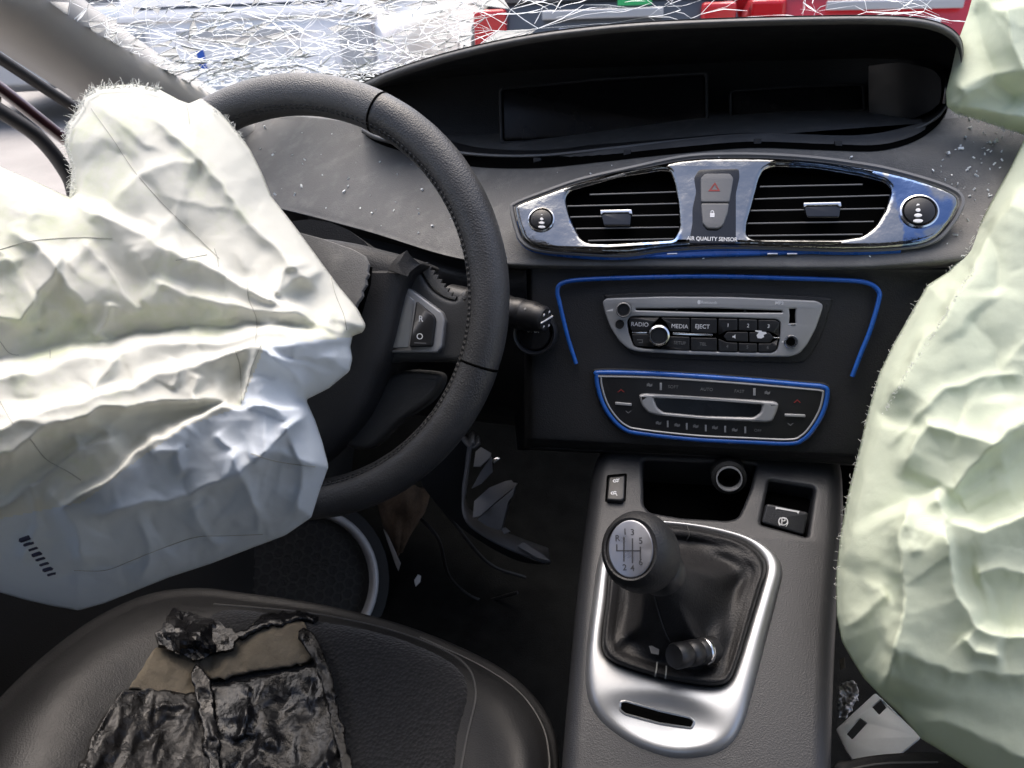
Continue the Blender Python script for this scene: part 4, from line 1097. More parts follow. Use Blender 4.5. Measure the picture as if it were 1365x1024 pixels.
plate('button_mark', [(1034, 675.5), (1066, 681.5), (1064, 685), (1062, 683), (1037, 678.5), (1034, 679)], BP, .0004, .0006, 0, M['white'], pb)
for r0_, r1_ in ((6.5, 5.2),):
    plate('brake_symbol', [(1044+r0_*math.cos(a), 695+r0_*.85*math.sin(a)) for a in np.linspace(0, 6.28, 20, endpoint=False)], BP, .0004, .0006, 0, M['white'], pb, holes=[[(1044+r1_*math.cos(a), 695+r1_*.85*math.sin(a)) for a in np.linspace(0, 6.28, 20, endpoint=False)]])
text('lettering', '(P)', 1044, 695, 9, BP, .0005, M['white'], pb)

# ================================================================== GEAR LEVER
gl = thing('gear_lever', 'leather gear lever with oval silver shift pattern badge and gaiter', 'gear lever', CONS.at(905, 820))
kc = pt(853, 736, ('d', .575)); vw = CAM-kc; vw /= np.linalg.norm(vw)
kn = vw*.88-RT*.34+UP*.12; kn /= np.linalg.norm(kn)
base = [(x, y) for x, y in catmull(bi_, 72, True)]
def boot_row(k, cx_, cy_, h, wob=0, seed=0):
    out = []
    for i, (x, y) in enumerate(base):
        X, Y = cx_+(x-cx_)*k, cy_+(y-cy_)*k
        hh = h+(wob*noise(np.array([i/72*9.]), np.array([seed*1.7]))[0] if wob else 0)
        out.append(CONS.at(X, Y, hh))
    return out
neck = pt(884, 768, ('d', .607)); 
nk = kn*.55+UP*.3-RT*.35; nk = np.array([-.25, -.35, .85]); nk /= np.linalg.norm(nk)
NP = Plane(neck, nk)
def neck_row(r_, h):
    out = []
    for i, (x, y) in enumerate(base):
        a = math.atan2(-(y-805), x-905); out.append(NP.world(r_*math.cos(a), r_*math.sin(a), h))
    return out
rowsb = [boot_row(1.0, 905, 808, .002), boot_row(.985, 905, 808, .012), boot_row(.95, 905, 808, .019), boot_row(.88, 905, 808, .018, .003, 1), boot_row(.80, 905, 806, .013, .006, 2), boot_row(.66, 902, 803, .016, .010, 3)]
cen = np.array(boot_row(.48, 897, 797, .034, .012, 4)); nr = np.array(neck_row(.019, -.012))
rowsb += [cen, cen*.35+nr*.65, nr, np.array(neck_row(.0165, .0)), np.array(neck_row(.016, .012))]
boot = loft('gaiter', [[np.array(p) for p in r_] for r_ in rowsb], 144, 60, M['gaiter'], gl, closed_u=True)
lathe('collar', [(.0165, .002), (.0185, .004), (.0185, .014), (.016, .018)], neck, nk, M['button'], gl, 32)
tube('shaft', [neck+nk*.01, kc-kn*.03], .012, M['black'], gl, 16)
kb = lathe('knob', [(.001, -.047), (.012, -.046), (.0170, -.040), (.0215, -.030), (.0252, -.016), (.0268, -.002), (.0262, .008), (.0236, .016), (.0200, .0205), (.0188, .0200), (.0186, .0185), (.001, .0185)], kc, kn, M['leather'], gl, 48, xdir=RT, sy=1.10)
KPn = kn; KP = Plane(kc+kn*.0190, kn)
KP.ex = RT-kn*(RT@kn); KP.ex /= np.linalg.norm(KP.ex); KP.ey = np.cross(KP.n, KP.ex)
bd = plate_local('shift_badge', [(.0168*math.cos(a), .0168*1.22*math.sin(a)) for a in np.linspace(0, 2*math.pi, 48, endpoint=False)], [], KP, .0016, .003, .0012, mat('badge_metal', (.27, .27, .285), .34, metal=.9, rvar=.08, rscale=80), gl, 4)
ink2 = mat('badge_ink', (.02, .02, .022), .4)
bc = np.array([pixof(KP.o)[0], pixof(KP.o)[1]]); ofs = bc-np.array([844, 738])
for ch, x, y in (('R', 826, 724), ('1', 836, 715.5), ('3', 846, 716), ('5', 857, 727.5), ('2', 835.5, 763), ('4', 846, 764), ('6', 857, 756)):
    text('gear_number', ch, x+ofs[0], y+ofs[1], 8.5, KP, .0017, ink2, bd, bold=.008)
for x0, y0, x1, y1 in ((834.5, 722, 834.5, 755), (846, 724, 846, 757), (856.5, 735, 856.5, 752), (825, 740.5, 857, 740.5), (825, 732, 825, 741)):
    p0, p1 = KP.at(x0+ofs[0], y0+ofs[1], .0017), KP.at(x1+ofs[0], y1+ofs[1], .0017)
    d_ = p1-p0; d_ /= np.linalg.norm(d_); s_ = np.cross(KP.n, d_)*.00042
    V, F = box_geo((p0+p1)/2, (p1-p0)/2, s_, KP.n*.00018); mk('shift_line', V, F, ink2, bd, smooth=False)
bt_tree = bvh(boot)
def surf_line(pts, tree, r_, mt, par, name, lift=.0006, n=24):
    P = []
    for x, y in catmull(np.array(pts, float), n):
        h = hit(tree, x, y)
        if h[0] is not None: P.append(h[0]+h[1]*lift*(1 if h[1]@(CAM-h[0]) > 0 else -1))
    if len(P) > 3: return tube(name, np.array(P), r_, mt, par, 5)
surf_line([(872, 792), (878, 815), (886, 840), (893, 855)], bt_tree, .0005, M['thread'], gl, 'gaiter_seam')
surf_line([(876, 883), (875, 893), (873, 902)], bt_tree, .0006, M['seam'], gl, 'gaiter_seam')
surf_line([(888, 889), (888, 897), (887, 904)], bt_tree, .0006, M['seam'], gl, 'gaiter_seam')
surf_line([(916, 702), (919, 712), (915, 720)], bt_tree, .0005, M['thread'], gl, 'gaiter_seam')
plate('gaiter_tag', [(865, 861), (874, 860), (879, 866), (878, 873), (868, 871)], CONS.up(.022), .002, .001, .0003, M['dim'], gl)
# round knob lying against the gaiter
ka = -RT*.72+vw*.62-UP*.05; ka /= np.linalg.norm(ka); kp = pt(936, 868, ('d', .622))
kb2 = thing('round_knob', 'small round black knob with a chrome ring in front of the gear gaiter', 'knob', kp)
lathe('knob_body', [(.0105, -.012), (.0105, .004), (.0095, .006), (.0102, .008), (.0102, .016), (.0088, .018), (.0098, .020), (.0100, .030), (.0088, .0325), (.0075, .0322), (.001, .0318)], kp, ka, M['button'], kb2, 36)
lathe('knob_ring', [(.0107, -.004), (.0113, -.003), (.0113, .000), (.0107, .001)], kp, ka, M['bright'], kb2, 36, cap=False)

# ================================================================== SEATS
seat = thing('car_seat', 'black leather driver seat cushion with perforated fabric middle', 'seat', CAM+np.array([-.36, .3, -1.0]))
so_ = [(-140, 1120), (-60, 1010), (0, 938), (60, 880), (130, 828), (200, 797), (265, 789), (330, 796), (430, 811), (540, 839), (640, 880), (700, 920), (736, 970), (746, 1030), (740, 1110), (700, 1220), (560, 1320), (360, 1360), (100, 1330), (-100, 1240)]
sc_ = np.array([340, 1080.])
def srow_(k, z, zf=None):
    out = []
    for x, y in so_:
        X, Y = sc_[0]+(x-sc_[0])*k, sc_[1]+(y-sc_[1])*k
        zz = z
        if zf: zz = z+zf(X, Y)
        out.append((X, Y, ('z', zz)))
    return out
def edge_drop(dz):
    o = []
    for x, y in so_:
        p = pt(x, y, ('z', -.615)); o.append(p+np.array([0, .0, dz]))
    return o
bol = lambda X, Y: .030*math.exp(-((X-60)/150)**2)*(1 if Y < 1100 else 1)+.014*math.exp(-((X-690)/60)**2)
rws = [edge_drop(-.20), edge_drop(-.10), srow_(1.0, -.612), srow_(.975, -.597, lambda X, Y: bol(X, Y)*.3), srow_(.93, -.586, lambda X, Y: bol(X, Y)*.8), srow_(.86, -.582, bol), srow_(.72, -.587, bol), srow_(.5, -.598, bol), srow_(.25, -.603, bol), srow_(.02, -.605, bol)]
cush = loft('cushion', rws, 160, 90, M['leather'], seat, closed_u=True)
ct = bvh(cush)
ins = sm([(300, 812), (420, 826), (520, 846), (602, 882), (625, 920), (612, 980), (600, 1060), (560, 1130), (420, 1150), (240, 1150), (200, 1060), (235, 930), (262, 850)], 140)
def on_cush(lift):
    def f(X, Y, d):
        out = []
        for x, y, e in zip(X, Y, d):
            h = hit(ct, x, y)[0]
            if h is None: h = pt(x, y, ('z', -.6))
            out.append(h+np.array([0, -.2, 1.0])*(lift*(1-math.exp(-e/5))-.0015*math.exp(-e/2)))
        return np.array(out)
    return f
sheet('fabric_insert', ins, 5, on_cush(.004), M['seatfab'], seat)
surf_line([(285, 806), (420, 819), (530, 843), (610, 878), (634, 920), (622, 985), (612, 1040)], ct, .0011, M['thread'], seat, 'insert_piping', .0005, 60)
surf_line([(560, 850), (640, 888), (692, 924), (722, 968), (731, 1010), (730, 1040)], ct, .0007, M['stitch'], seat, 'edge_stitching', .0008, 60)
def seat_back(par, x):
    rows = []
    for t, y, z, hw in ((0, .02, .62, .22), (.2, -.06, .76, .25), (.5, -.14, 1.0, .26), (.8, -.22, 1.22, .24), (1, -.26, 1.36, .15)):
        rows.append([np.array([x+hw*c_, y-.05*abs(c_)**3*-1+dy, z]) for c_, dy in ((-1, -.06), (-1, 0), (-.8, .05), (-.4, .025), (0, .02), (.4, .025), (.8, .05), (1, 0), (1, -.06), (.6, -.10), (-.6, -.10))])
    loft('backrest', rows, 44, 20, M['leather'], par, closed_u=True)
    rows = []
    for z, k in ((1.40, .5), (1.42, 1), (1.50, 1.05), (1.55, .9), (1.565, .3)):
        rows.append([np.array([x+.12*k*math.copysign(abs(math.cos(a))**.6, math.cos(a)), -.30+.045*k*math.sin(a), z]) for a in np.linspace(0, 6.283, 16, endpoint=False)])
    loft('headrest', rows, 32, 14, M['leather'], par, closed_u=True)
seat_back(seat, -.37)
pseat = thing('car_seat', 'edge of the black passenger seat below the white bracket', 'seat', CAM+np.array([.36, .3, -1.0]))
pr = [(1105, 1040), (1130, 1024), (1180, 1016), (1250, 1014), (1330, 1022), (1420, 1040), (1480, 1100), (1450, 1200), (1250, 1250), (1090, 1180)]
pc = np.array([1280, 1120.])
prow = lambda k, z: [(pc[0]+(x-pc[0])*k, pc[1]+(y-pc[1])*k, ('z', z)) for x, y in pr]
pdrop = lambda dz: [pt(x, y, ('z', -.60))+np.array([0, 0, dz]) for x, y in pr]
seat_back(pseat, .40)
pcu = loft('cushion', [pdrop(-.15), prow(1, -.60), prow(.96, -.585), prow(.8, -.58), prow(.4, -.585), prow(.02, -.585)], 80, 30, M['leather'], pseat, closed_u=True)
surf_line([(1112, 1040), (1135, 1027), (1182, 1019), (1250, 1018)], bvh(pcu), .0008, M['stitch'], pseat, 'edge_stitching', .0008, 40)

# ================================================================== AIRBAGS
def ridge(X, Y, pts, amp, wa, wb, taper=.12):
    d, fr = poly_dist(pts, X, Y)
    e = np.clip(np.minimum(fr, 1-fr)/taper, 0, 1); e = e*e*(3-2*e)
    q = np.sqrt(d*d+4.0)-2.0
    return amp*np.where(d < 0, np.exp(-q/wa), np.exp(-q/wb))*e
def billow(X, Y, sc, ang, st, seed, warp=.6):
    c, s_ = math.cos(ang), math.sin(ang); u, v = (X*c+Y*s_)/sc, (-X*s_+Y*c)/(sc*st)
    w1 = noise(u*.7+3.1, v*.7, seed+5)*warp; w2 = noise(u*.7, v*.7+8.2, seed+6)*warp
    return np.abs(noise(u+w1, v+w2, seed))
def creases(seed, n, box, dirf, amp, ln, keep=None):
    """scattered creases of pulled cloth: one flank sharp, the other running out softly"""
    r_ = np.random.default_rng(seed); out = []
    while len(out) < n:
        x, y = r_.uniform(box[0], box[2]), r_.uniform(box[1], box[3])
        if keep is not None and not keep(x, y): continue
        a = dirf(x, y)+r_.normal()*.45; L = r_.uniform(*ln); c = r_.normal()*.35; P = []
        for t in (-.5, -.17, .17, .5): P.append((x+math.cos(a+c*t)*L*t, y+math.sin(a+c*t)*L*t))
        if P[0][0] > P[-1][0]: P = P[::-1]
        s1, s2 = r_.uniform(3, 5.5), r_.uniform(10, 34)
        if r_.random() < .5: s1, s2 = s2, s1
        out.append((P, amp*r_.uniform(.35, 1.)*(1 if r_.random() < .7 else -1), s1, s2, .4))
    return out
def crumple(X, Y, seed, sc=90, ang=0., st=1.):
    h = .0
    for k, (a, f) in enumerate(((1., 1.), (.5, .53), (.24, .27))):
        h = h+a*(billow(X, Y, sc*f, ang+k*.5, st, seed+k*3)-.25)
        h = h-a*.7*(billow(X, Y, sc*f*1.2, ang-k*.6-.3, st, seed+k*3+1)-.25)
    return h
def fray(name, outline_pts, depthf, n, L, mt, par, rng, wd=.00022, inward=4):
    P = lin(np.array(outline_pts, float), 600); items = []
    cen_ = P.mean(0)
    for _ in range(n):
        i = rng.integers(1, 598); p = P[i]; t = P[i+1]-P[i-1]; t /= np.linalg.norm(t)+1e-9
        nrm = np.array([t[1], -t[0]])
        p = p-nrm*rng.uniform(0, inward); a = rng.normal()*.7; dr_ = nrm*math.cos(a)+t*math.sin(a); l = L*rng.uniform(.25, 1.)**1.6
        d0 = depthf(p[0], p[1]); cur = rng.normal()*.5; q = []
        for k in range(4):
            f_ = k/3; b = a+cur*f_; dd = nrm*math.cos(b)+t*math.sin(b); xy = p+dd*l*f_
            q.append(pt(xy[0], xy[1], ('d', d0-.002+rng.normal()*.0015*f_)))
        items.append(tube_geo(np.array(q), [wd, wd*.9, wd*.7, wd*.4], 3))
    V, F = join_geo(items); return mk(name, V, F, mt, par, kind='stuff')

# ---- driver airbag
da = thing('driver_airbag', 'deflated white airbag hanging crumpled over the steering wheel', 'airbag', pt(250, 600, ('d', .6)))
DO = [(-110, 205), (-40, 210), (0, 222), (45, 241), (92, 263), (96, 225), (86, 192), (90, 165), (104, 146), (112, 128), (130, 116), (180, 112), (212, 119), (240, 134), (252, 138), (268, 131), (292, 148), (318, 178), (334, 200), (350, 232), (362, 262), (392, 300), (425, 345), (452, 382), (477, 412), (488, 434), (484, 443), (470, 448), (467, 463), (470, 478), (466, 495), (438, 518), (408, 533), (420, 560), (430, 590), (438, 622), (426, 655), (415, 690), (380, 714), (340, 729), (280, 752), (225, 770), (180, 788), (140, 804), (105, 814), (70, 808), (35, 800), (0, 790), (-60, 770), (-110, 750)]
DOs = lin(np.array(DO, float), 500, True)
def d_base(X, Y): return .655-.10*np.clip((Y-120)/440, 0, 1)+.055*np.clip((Y-600)/200, 0, 1.2)**1.4-.03*np.clip((250-X)/250, 0, 1.5)
DR = [([(-120, 196), (0, 220), (92, 262), (180, 308), (260, 350), (330, 384), (420, 430), (485, 441)], .034, 5, 80),
      ([(-120, 500), (0, 478), (120, 455), (250, 436), (340, 430), (470, 440)], -.036, 62, 9),
      ([(-120, 545), (0, 508), (100, 478), (220, 460), (350, 446), (485, 441)], .018, 4, 34),
      ([(-120, 610), (0, 573), (60, 547), (150, 522), (240, 490), (330, 467), (440, 452)], .020, 5, 30),
      ([(-120, 665), (0, 608), (50, 574), (130, 547), (250, 532), (322, 536)], .024, 34, 5),
      ([(352, 458), (336, 500), (320, 540)], .018, 60, 4),
      ([(60, 690), (130, 645), (190, 600), (250, 562), (300, 543), (400, 545), (460, 505)], .030, 4, 55),
      ([(110, 690), (200, 672), (260, 658), (320, 628), (380, 580), (440, 528)], .032, 46, 6),
      ([(-120, 700), (-20, 690), (60, 640), (110, 600), (170, 570)], .016, 5, 40),
      ([(60, 770), (110, 764), (170, 750), (215, 730), (270, 714), (350, 708), (410, 690)], -.009, 10, 10),
      ([(120, 300), (150, 265), (185, 235), (230, 215), (270, 225)], .011, 8, 40),
      ([(190, 150), (240, 190), (290, 240), (330, 300), (385, 350), (440, 395)], .016, 30, 8),
      ([(150, 170), (190, 240), (240, 300), (290, 350)], -.006, 14, 14),
      ([(320, 370), (360, 395), (395, 372), (440, 360)], .014, 14, 5), ([(395, 420), (370, 385), (385, 360), (420, 350)], .010, 12, 5), ([(350, 440), (400, 415), (450, 425)], .008, 8, 5),
      ([(10, 300), (60, 330), (90, 380), (130, 420)], .010, 26, 6), ([(100, 320), (150, 370), (190, 420)], .009, 5, 24), ([(200, 365), (250, 400), (330, 410), (420, 425)], .018, 8, 20),
      ([(-20, 420), (25, 425), (60, 380), (85, 330)], .012, 20, 4), ([(-20, 300), (30, 370), (55, 440)], .007, 8, 16), ([(20, 350), (45, 400), (60, 450)], -.006, 8, 8), ([(150, 400), (140, 430), (120, 450)], .008, 8, 5), ([(180, 330), (200, 370), (190, 405)], .006, 10, 4),
      ([(120, 520), (135, 500), (150, 470)], .006, 8, 3), ([(225, 520), (235, 500), (240, 480)], .006, 8, 3), ([(260, 545), (250, 520), (262, 495)], .005, 6, 3),
      ([(300, 600), (330, 660), (345, 720)], .012, 16, 8), ([(380, 560), (400, 620), (395, 690)], .014, 20, 7), ([(60, 650), (100, 700), (110, 760)], .012, 18, 10), ([(180, 680), (200, 730), (190, 780)], .009, 16, 8), ([(250, 665), (262, 700), (300, 740)], .010, 10, 16),
      ([(330, 610), (370, 600), (430, 625)], .010, 14, 5), ([(200, 610), (235, 600), (245, 640)], .008, 12, 4), ([(290, 575), (310, 600), (300, 640)], .007, 8, 4), ([(40, 640), (50, 700), (20, 750)], .008, 12, 6), ([(355, 470), (390, 500), (400, 535)], .008, 10, 6), ([(380, 470), (420, 480), (455, 470)], .006, 8, 8)]
_hub = lambda x, y: math.atan2(y-440, x-500)
DC = creases(5, 80, (-120, 110, 470, 800), _hub, .0040, (40, 150))+creases(6, 90, (-120, 110, 470, 800), lambda x, y: _hub(x, y)+.9, .0026, (20, 60))+creases(15, 26, (0, 640, 430, 790), lambda x, y: 1.0, .0050, (40, 130))
def d_relief(X, Y):
    wx = X+7*noise(X/60, Y/60, 3)+3*noise(X/22, Y/22, 4); wy = Y+7*noise(X/60, Y/60, 5)+3*noise(X/22, Y/22, 6)
    h = sum(ridge(wx, wy, *r_) for r_ in DR)
    # soft swells running out from the torn hub, then the scattered creases
    th = np.arctan2(Y-440, 500-X); r_ = np.hypot(X-500, Y-440); k = np.clip(r_/260, 0, 1.3)
    h = h*.78+.007*k*noise(th*3.5+.5*noise(X/190, Y/190, 17)+9, r_/400, 19)
    ux, uy = X+4*noise(X/30, Y/30, 8), Y+4*noise(X/30, Y/30, 9)
    h = h+sum(ridge(ux, uy, *q) for q in DC)+.0007*crumple(X, Y, 23, 60, 1.1, 2.4)
    return h
def d_front(X, Y, dist):
    edge = .050*(1-np.exp(-dist/38))-.008*np.exp(-dist/4)
    h = edge+d_relief(X, Y)*(1-np.exp(-dist/9))
    d = d_base(X, Y)-h
    return np.array([pt(x, y, ('d', q)) for x, y, q in zip(X, Y, d)])
def d_back(X, Y, dist):
    d = d_base(X, Y)+.006+.035*(1-np.exp(-dist/60)); return np.array([pt(x, y, ('d', q)) for x, y, q in zip(X, Y, d)])
dbag = sheet('bag_cloth', DOs, 2.6, d_front, M['bag'], da, d_back)
# bluish skylight on the lower and right-hand bag parts, painted into the cloth colour
dbag.data.materials.append(M['bag_skylit'])
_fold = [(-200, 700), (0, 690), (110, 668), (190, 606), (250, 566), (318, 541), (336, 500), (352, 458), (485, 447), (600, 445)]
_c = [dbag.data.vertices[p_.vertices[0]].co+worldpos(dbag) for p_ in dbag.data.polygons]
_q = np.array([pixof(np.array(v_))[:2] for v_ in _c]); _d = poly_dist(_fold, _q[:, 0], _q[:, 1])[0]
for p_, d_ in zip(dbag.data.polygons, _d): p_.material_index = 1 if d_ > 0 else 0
dt = bvh(dbag)
for s_ in ([(122, 145), (150, 185), (180, 230), (220, 275), (262, 315), (292, 345)], [(247, 136), (251, 150), (253, 166)], [(286, 332), (290, 345), (291, 356)], [(0, 333), (40, 322), (100, 317), (150, 318)], [(330, 375), (332, 400), (342, 425), (341, 458)], [(438, 355), (446, 390), (458, 420), (462, 440)],
           [(314, 467), (320, 490), (322, 520), (322, 538)], [(348, 460), (336, 490), (324, 535)], [(0, 455), (12, 470), (25, 474)], [(0, 535), (10, 553), (18, 565)], [(40, 585), (62, 612), (90, 628), (108, 640)], [(67, 467), (67, 478)], [(99, 760), (140, 760), (175, 747), (210, 733), (260, 716), (300, 714), (350, 712)], [(234, 347), (260, 343), (276, 340)], [(335, 605), (370, 615), (420, 622)]):
    surf_line(s_, dt, .00026, M['seam'], da, 'seam_line', .0003, 40)
# printed bar mark
for i in range(8):
    x, y = 28+i*5.2, 718+i*6.6
    surf_line([(x, y+2), (x+6, y), (x+12-i*.3, y-2+i*.2)], dt, .0011 if i % 3 else .0017, M['ink'], da, 'printed_bar', .0002, 8)
fr_rng = np.random.default_rng(21)
fray('frayed_threads', [(97, 262), (97, 225), (87, 192), (91, 165), (105, 146), (113, 128), (131, 117), (180, 113), (212, 120)], lambda x, y: float(d_base(np.array(x), np.array(y)))-.012, 420, 13, M['fray'], da, fr_rng)
fray('frayed_threads', [(285, 145), (305, 160), (318, 178), (326, 190)], lambda x, y: float(d_base(np.array(x), np.array(y)))-.01, 60, 8, M['fray'], da, fr_rng)

# ---- passenger airbag
pa = thing('passenger_airbag', 'deflated pale green airbag with frayed edge at the right', 'airbag', pt(1280, 700, ('d', .66)))
PO = [(1600, 230), (1540, 170), (1470, 152), (1400, 168), (1366, 184), (1346, 225), (1318, 275), (1290, 332), (1264, 362), (1236, 380), (1216, 414), (1190, 460), (1171, 500), (1158, 545), (1145, 600), (1130, 660), (1119, 720), (1114, 770), (1115, 820), (1122, 855), (1136, 880), (1152, 905), (1176, 930), (1200, 952), (1228, 985), (1262, 1006), (1300, 1030), (1360, 1075), (1420, 1110), (1500, 1112), (1575, 1060), (1625, 940), (1650, 780), (1655, 600), (1645, 420), (1630, 310)]
POs = lin(np.array(PO, float), 460, True)
def p_base(X, Y): return .672-.07*np.clip((Y-180)/720, 0, 1.2)
PR = [([(1175, 552), (1205, 500), (1235, 455), (1268, 405), (1300, 352), (1340, 290), (1366, 245)], .022, 5, 70),
      ([(1120, 760), (1140, 690), (1160, 610), (1178, 548)], .008, 10, 50),
      ([(1200, 640), (1225, 585), (1240, 566), (1280, 575), (1322, 592), (1366, 556), (1480, 500)], .014, 9, 34),
      ([(1262, 668), (1290, 630), (1322, 594), (1380, 555)], .012, 30, 8),
      ([(1245, 650), (1258, 680), (1270, 697), (1312, 708), (1366, 690), (1480, 640)], .030, 5, 60),
      ([(1256, 690), (1266, 750), (1277, 797), (1305, 836), (1340, 850), (1480, 830)], .018, 4, 42),
      ([(1174, 930), (1186, 884), (1207, 815), (1204, 788), (1200, 740), (1198, 715), (1215, 660)], .026, 6, 60),
      ([(1184, 880), (1205, 872), (1232, 882), (1268, 897), (1300, 895), (1366, 902), (1480, 890)], .009, 60, 12),
      ([(1116, 840), (1150, 820), (1185, 790)], .006, 14, 14), ([(1195, 960), (1260, 965), (1340, 1000), (1420, 1030)], .010, 40, 20),
      ([(1310, 300), (1330, 330), (1325, 400)], -.008, 20, 20), ([(1290, 420), (1330, 470), (1340, 540)], -.007, 24, 30), ([(1280, 850), (1300, 870), (1340, 875)], .007, 9, 9), ([(1300, 770), (1340, 760), (1400, 770)], .008, 16, 16), ([(1180, 600), (1215, 560), (1260, 520), (1330, 500), (1366, 500)], .004, 6, 6)]
PC = creases(8, 44, (1110, 200, 1620, 1050), lambda x, y: -1.3, .0026, (90, 280))+creases(9, 16, (1110, 200, 1400, 1050), lambda x, y: -.3, .0022, (20, 70))
def p_front(X, Y, dist):
    wx = X+6*noise(X/50, Y/50, 33)+2*noise(X/20, Y/20, 34); wy = Y+6*noise(X/50, Y/50, 35)+2*noise(X/20, Y/20, 36)
    h = sum(ridge(wx, wy, *r_) for r_ in PR)*.9+sum(ridge(wx, wy, *r_) for r_ in PC)+.003*noise(X/120, Y/170, 47)
    h = .045*(1-np.exp(-dist/60))-.006*np.exp(-dist/4)+h*(1-np.exp(-dist/9))
    d = p_base(X, Y)-h; return np.array([pt(x, y, ('d', q)) for x, y, q in zip(X, Y, d)])
def p_back(X, Y, dist):
    d = p_base(X, Y)+.004+.02*(1-np.exp(-dist/60)); return np.array([pt(x, y, ('d', q)) for x, y, q in zip(X, Y, d)])
pbag = sheet('bag_cloth', POs, 2.6, p_front, M['bag2'], pa, p_back)
UO = [(1310, -60), (1298, -10), (1290, 20), (1276, 58), (1268, 95), (1261, 122), (1262, 142), (1274, 152), (1305, 160), (1340, 172), (1368, 180), (1420, 186), (1500, 176), (1560, 140), (1590, 70), (1570, -10), (1500, -60)]
UOs = lin(np.array(UO, float), 260, True)
UR = [([(1255, 148), (1300, 146), (1340, 152), (1420, 165)], .012, 10, 30), ([(1300, 0), (1310, 60), (1330, 110), (1366, 140)], -.010, 14, 20), ([(1340, 0), (1350, 60), (1380, 120)], .014, 20, 12), ([(1270, 120), (1320, 100), (1400, 90)], .006, 12, 12)]
UC = creases(12, 16, (1260, -50, 1420, 180), lambda x, y: .5, .004, (30, 110))
def u_front(X, Y, dist):
    h = sum(ridge(X, Y, *r_) for r_ in UR)+sum(ridge(X, Y, *q) for q in UC)+.004*noise(X/90, Y/90, 49)
    d = .70-.045*(1-np.exp(-dist/34))-h*(1-np.exp(-dist/8)); return np.array([pt(x, y, ('d', q)) for x, y, q in zip(X, Y, d)])
sheet('upper_fold', UOs, 2.6, u_front, M['bag2'], pa, lambda X, Y, dist: np.array([pt(x, y, ('d', .705+.02*(1-math.exp(-e/40)))) for x, y, e in zip(X, Y, dist)]))
fray('frayed_threads', [(1114, 800), (1114, 770), (1119, 720), (1130, 660), (1145, 600), (1158, 545), (1171, 500), (1190, 460), (1216, 414), (1236, 380), (1264, 362), (1290, 332), (1318, 275)], lambda x, y: float(p_base(np.array(x), np.array(y)))-.008, 170, 8, M['fray'], pa, fr_rng)
fray('frayed_threads', [(1176, 552), (1205, 502), (1236, 456), (1268, 405), (1298, 355)], lambda x, y: float(p_base(np.array(x), np.array(y)))-.085, 160, 5, M['fray'], pa, fr_rng)
fray('frayed_threads', [(1268, 151), (1305, 161), (1340, 173), (1368, 181)][::-1], lambda x, y: .69, 160, 6, M['fray'], pa, fr_rng)

# ================================================================== DEBRIS
# glass crumbs on the dash top: beyond counting
items = []; rg = np.random.default_rng(9)
def crumbs(n, fx):
    for _ in range(n):
        x, y = fx(rg); h, nn = hit(pad_tree, x, y)
        if h is None: continue
        if nn[2] < 0: nn = -nn
        s_ = rg.uniform(.0003, .0013)*(1 if rg.random() < .8 else 1.7); a, b = rg.normal(size=3), rg.normal(size=3); a /= np.linalg.norm(a); b = np.cross(a, b); b /= np.linalg.norm(b); c_ = np.cross(a, b)
        items.append(box_geo(h+nn*s_*.5, a*s_*rg.uniform(.8, 1.8), b*s_*.6, c_*s_*.4))
crumbs(70, lambda r: (r.uniform(335, 620), r.uniform(170, 330)))
crumbs(70, lambda r: (1290+r.normal()*40, 250+r.normal()*45))
crumbs(26, lambda r: (1320+r.normal()*25, 190+r.normal()*18))
crumbs(25, lambda r: (r.uniform(640, 1280), r.uniform(205, 350)))
V, F = join_geo(items); o = mk('glass_crumbs', V, F, M['crumb'], None, smooth=False, kind='stuff'); tag(o, 'scattered crumbs of broken glass on the dash top', 'glass crumbs')

# burnt card and black film on the driver seat
def seat_sheet(name, outline, lift, amp, seed, mt, par, step=3.0, sc=40, thick=.004):
    O = lin(np.array(outline, float), 160, True); cache = {}
    def place(X, Y, dist):
        bx_ = (X.min(), Y.min(), X.max(), Y.max()); a_ = (bx_[2]-bx_[0])*(bx_[3]-bx_[1])
        st_ = creases(seed, int(5+a_/800), bx_, lambda x, y: -1.1, 1.0, (sc*.5, sc*2))
        out = []; cr = sum(ridge(X+2*noise(X/14, Y/14, 3), Y+2*noise(X/14, Y/14, 4), q[0], q[1], q[2]*.6, q[3]*.5, .4) for q in st_)+.25*crumple(X, Y, seed, sc, .8, 2.2)
        for x, y, e, c_ in zip(X, Y, dist, cr):
            p_ = hit(ct, x, y)[0]
            if p_ is None: p_ = pt(x, y, ('z', -.6))
            v = CAM-p_; v /= np.linalg.norm(v)
            out.append(p_+v*max(.002, lift+amp*c_*(1-math.exp(-e/6))))
        return np.array(out)
    o = sheet(name, O, step, place, mt, par)
    s_ = o.modifiers.new('thickness', 'SOLIDIFY'); s_.thickness = thick; s_.offset = -1
    return o
def jag(L, n, a, seed):
    r_ = np.random.default_rng(seed); P = lin(np.array(L, float), n, True); return [(x+r_.normal()*a, y+r_.normal()*a) for x, y in P]
c1 = seat_sheet('cardboard_piece', jag([(172, 916), (190, 890), (206, 864), (228, 862), (246, 872), (270, 880), (276, 930), (230, 930)], 40, 1.2, 1), .010, .003, 80, M['card'], None)
tag(c1, 'small brown torn cardboard piece on the seat, left of the black clump', 'cardboard')
c2 = seat_sheet('cardboard_piece', jag([(262, 878), (300, 866), (318, 846), (340, 832), (400, 824), (412, 842), (424, 872), (400, 884), (330, 896), (280, 906)], 60, 1.2, 2), .012, .004, 85, M['card'], None)
tag(c2, 'larger brown cardboard piece on the seat, right of the black clump', 'cardboard')
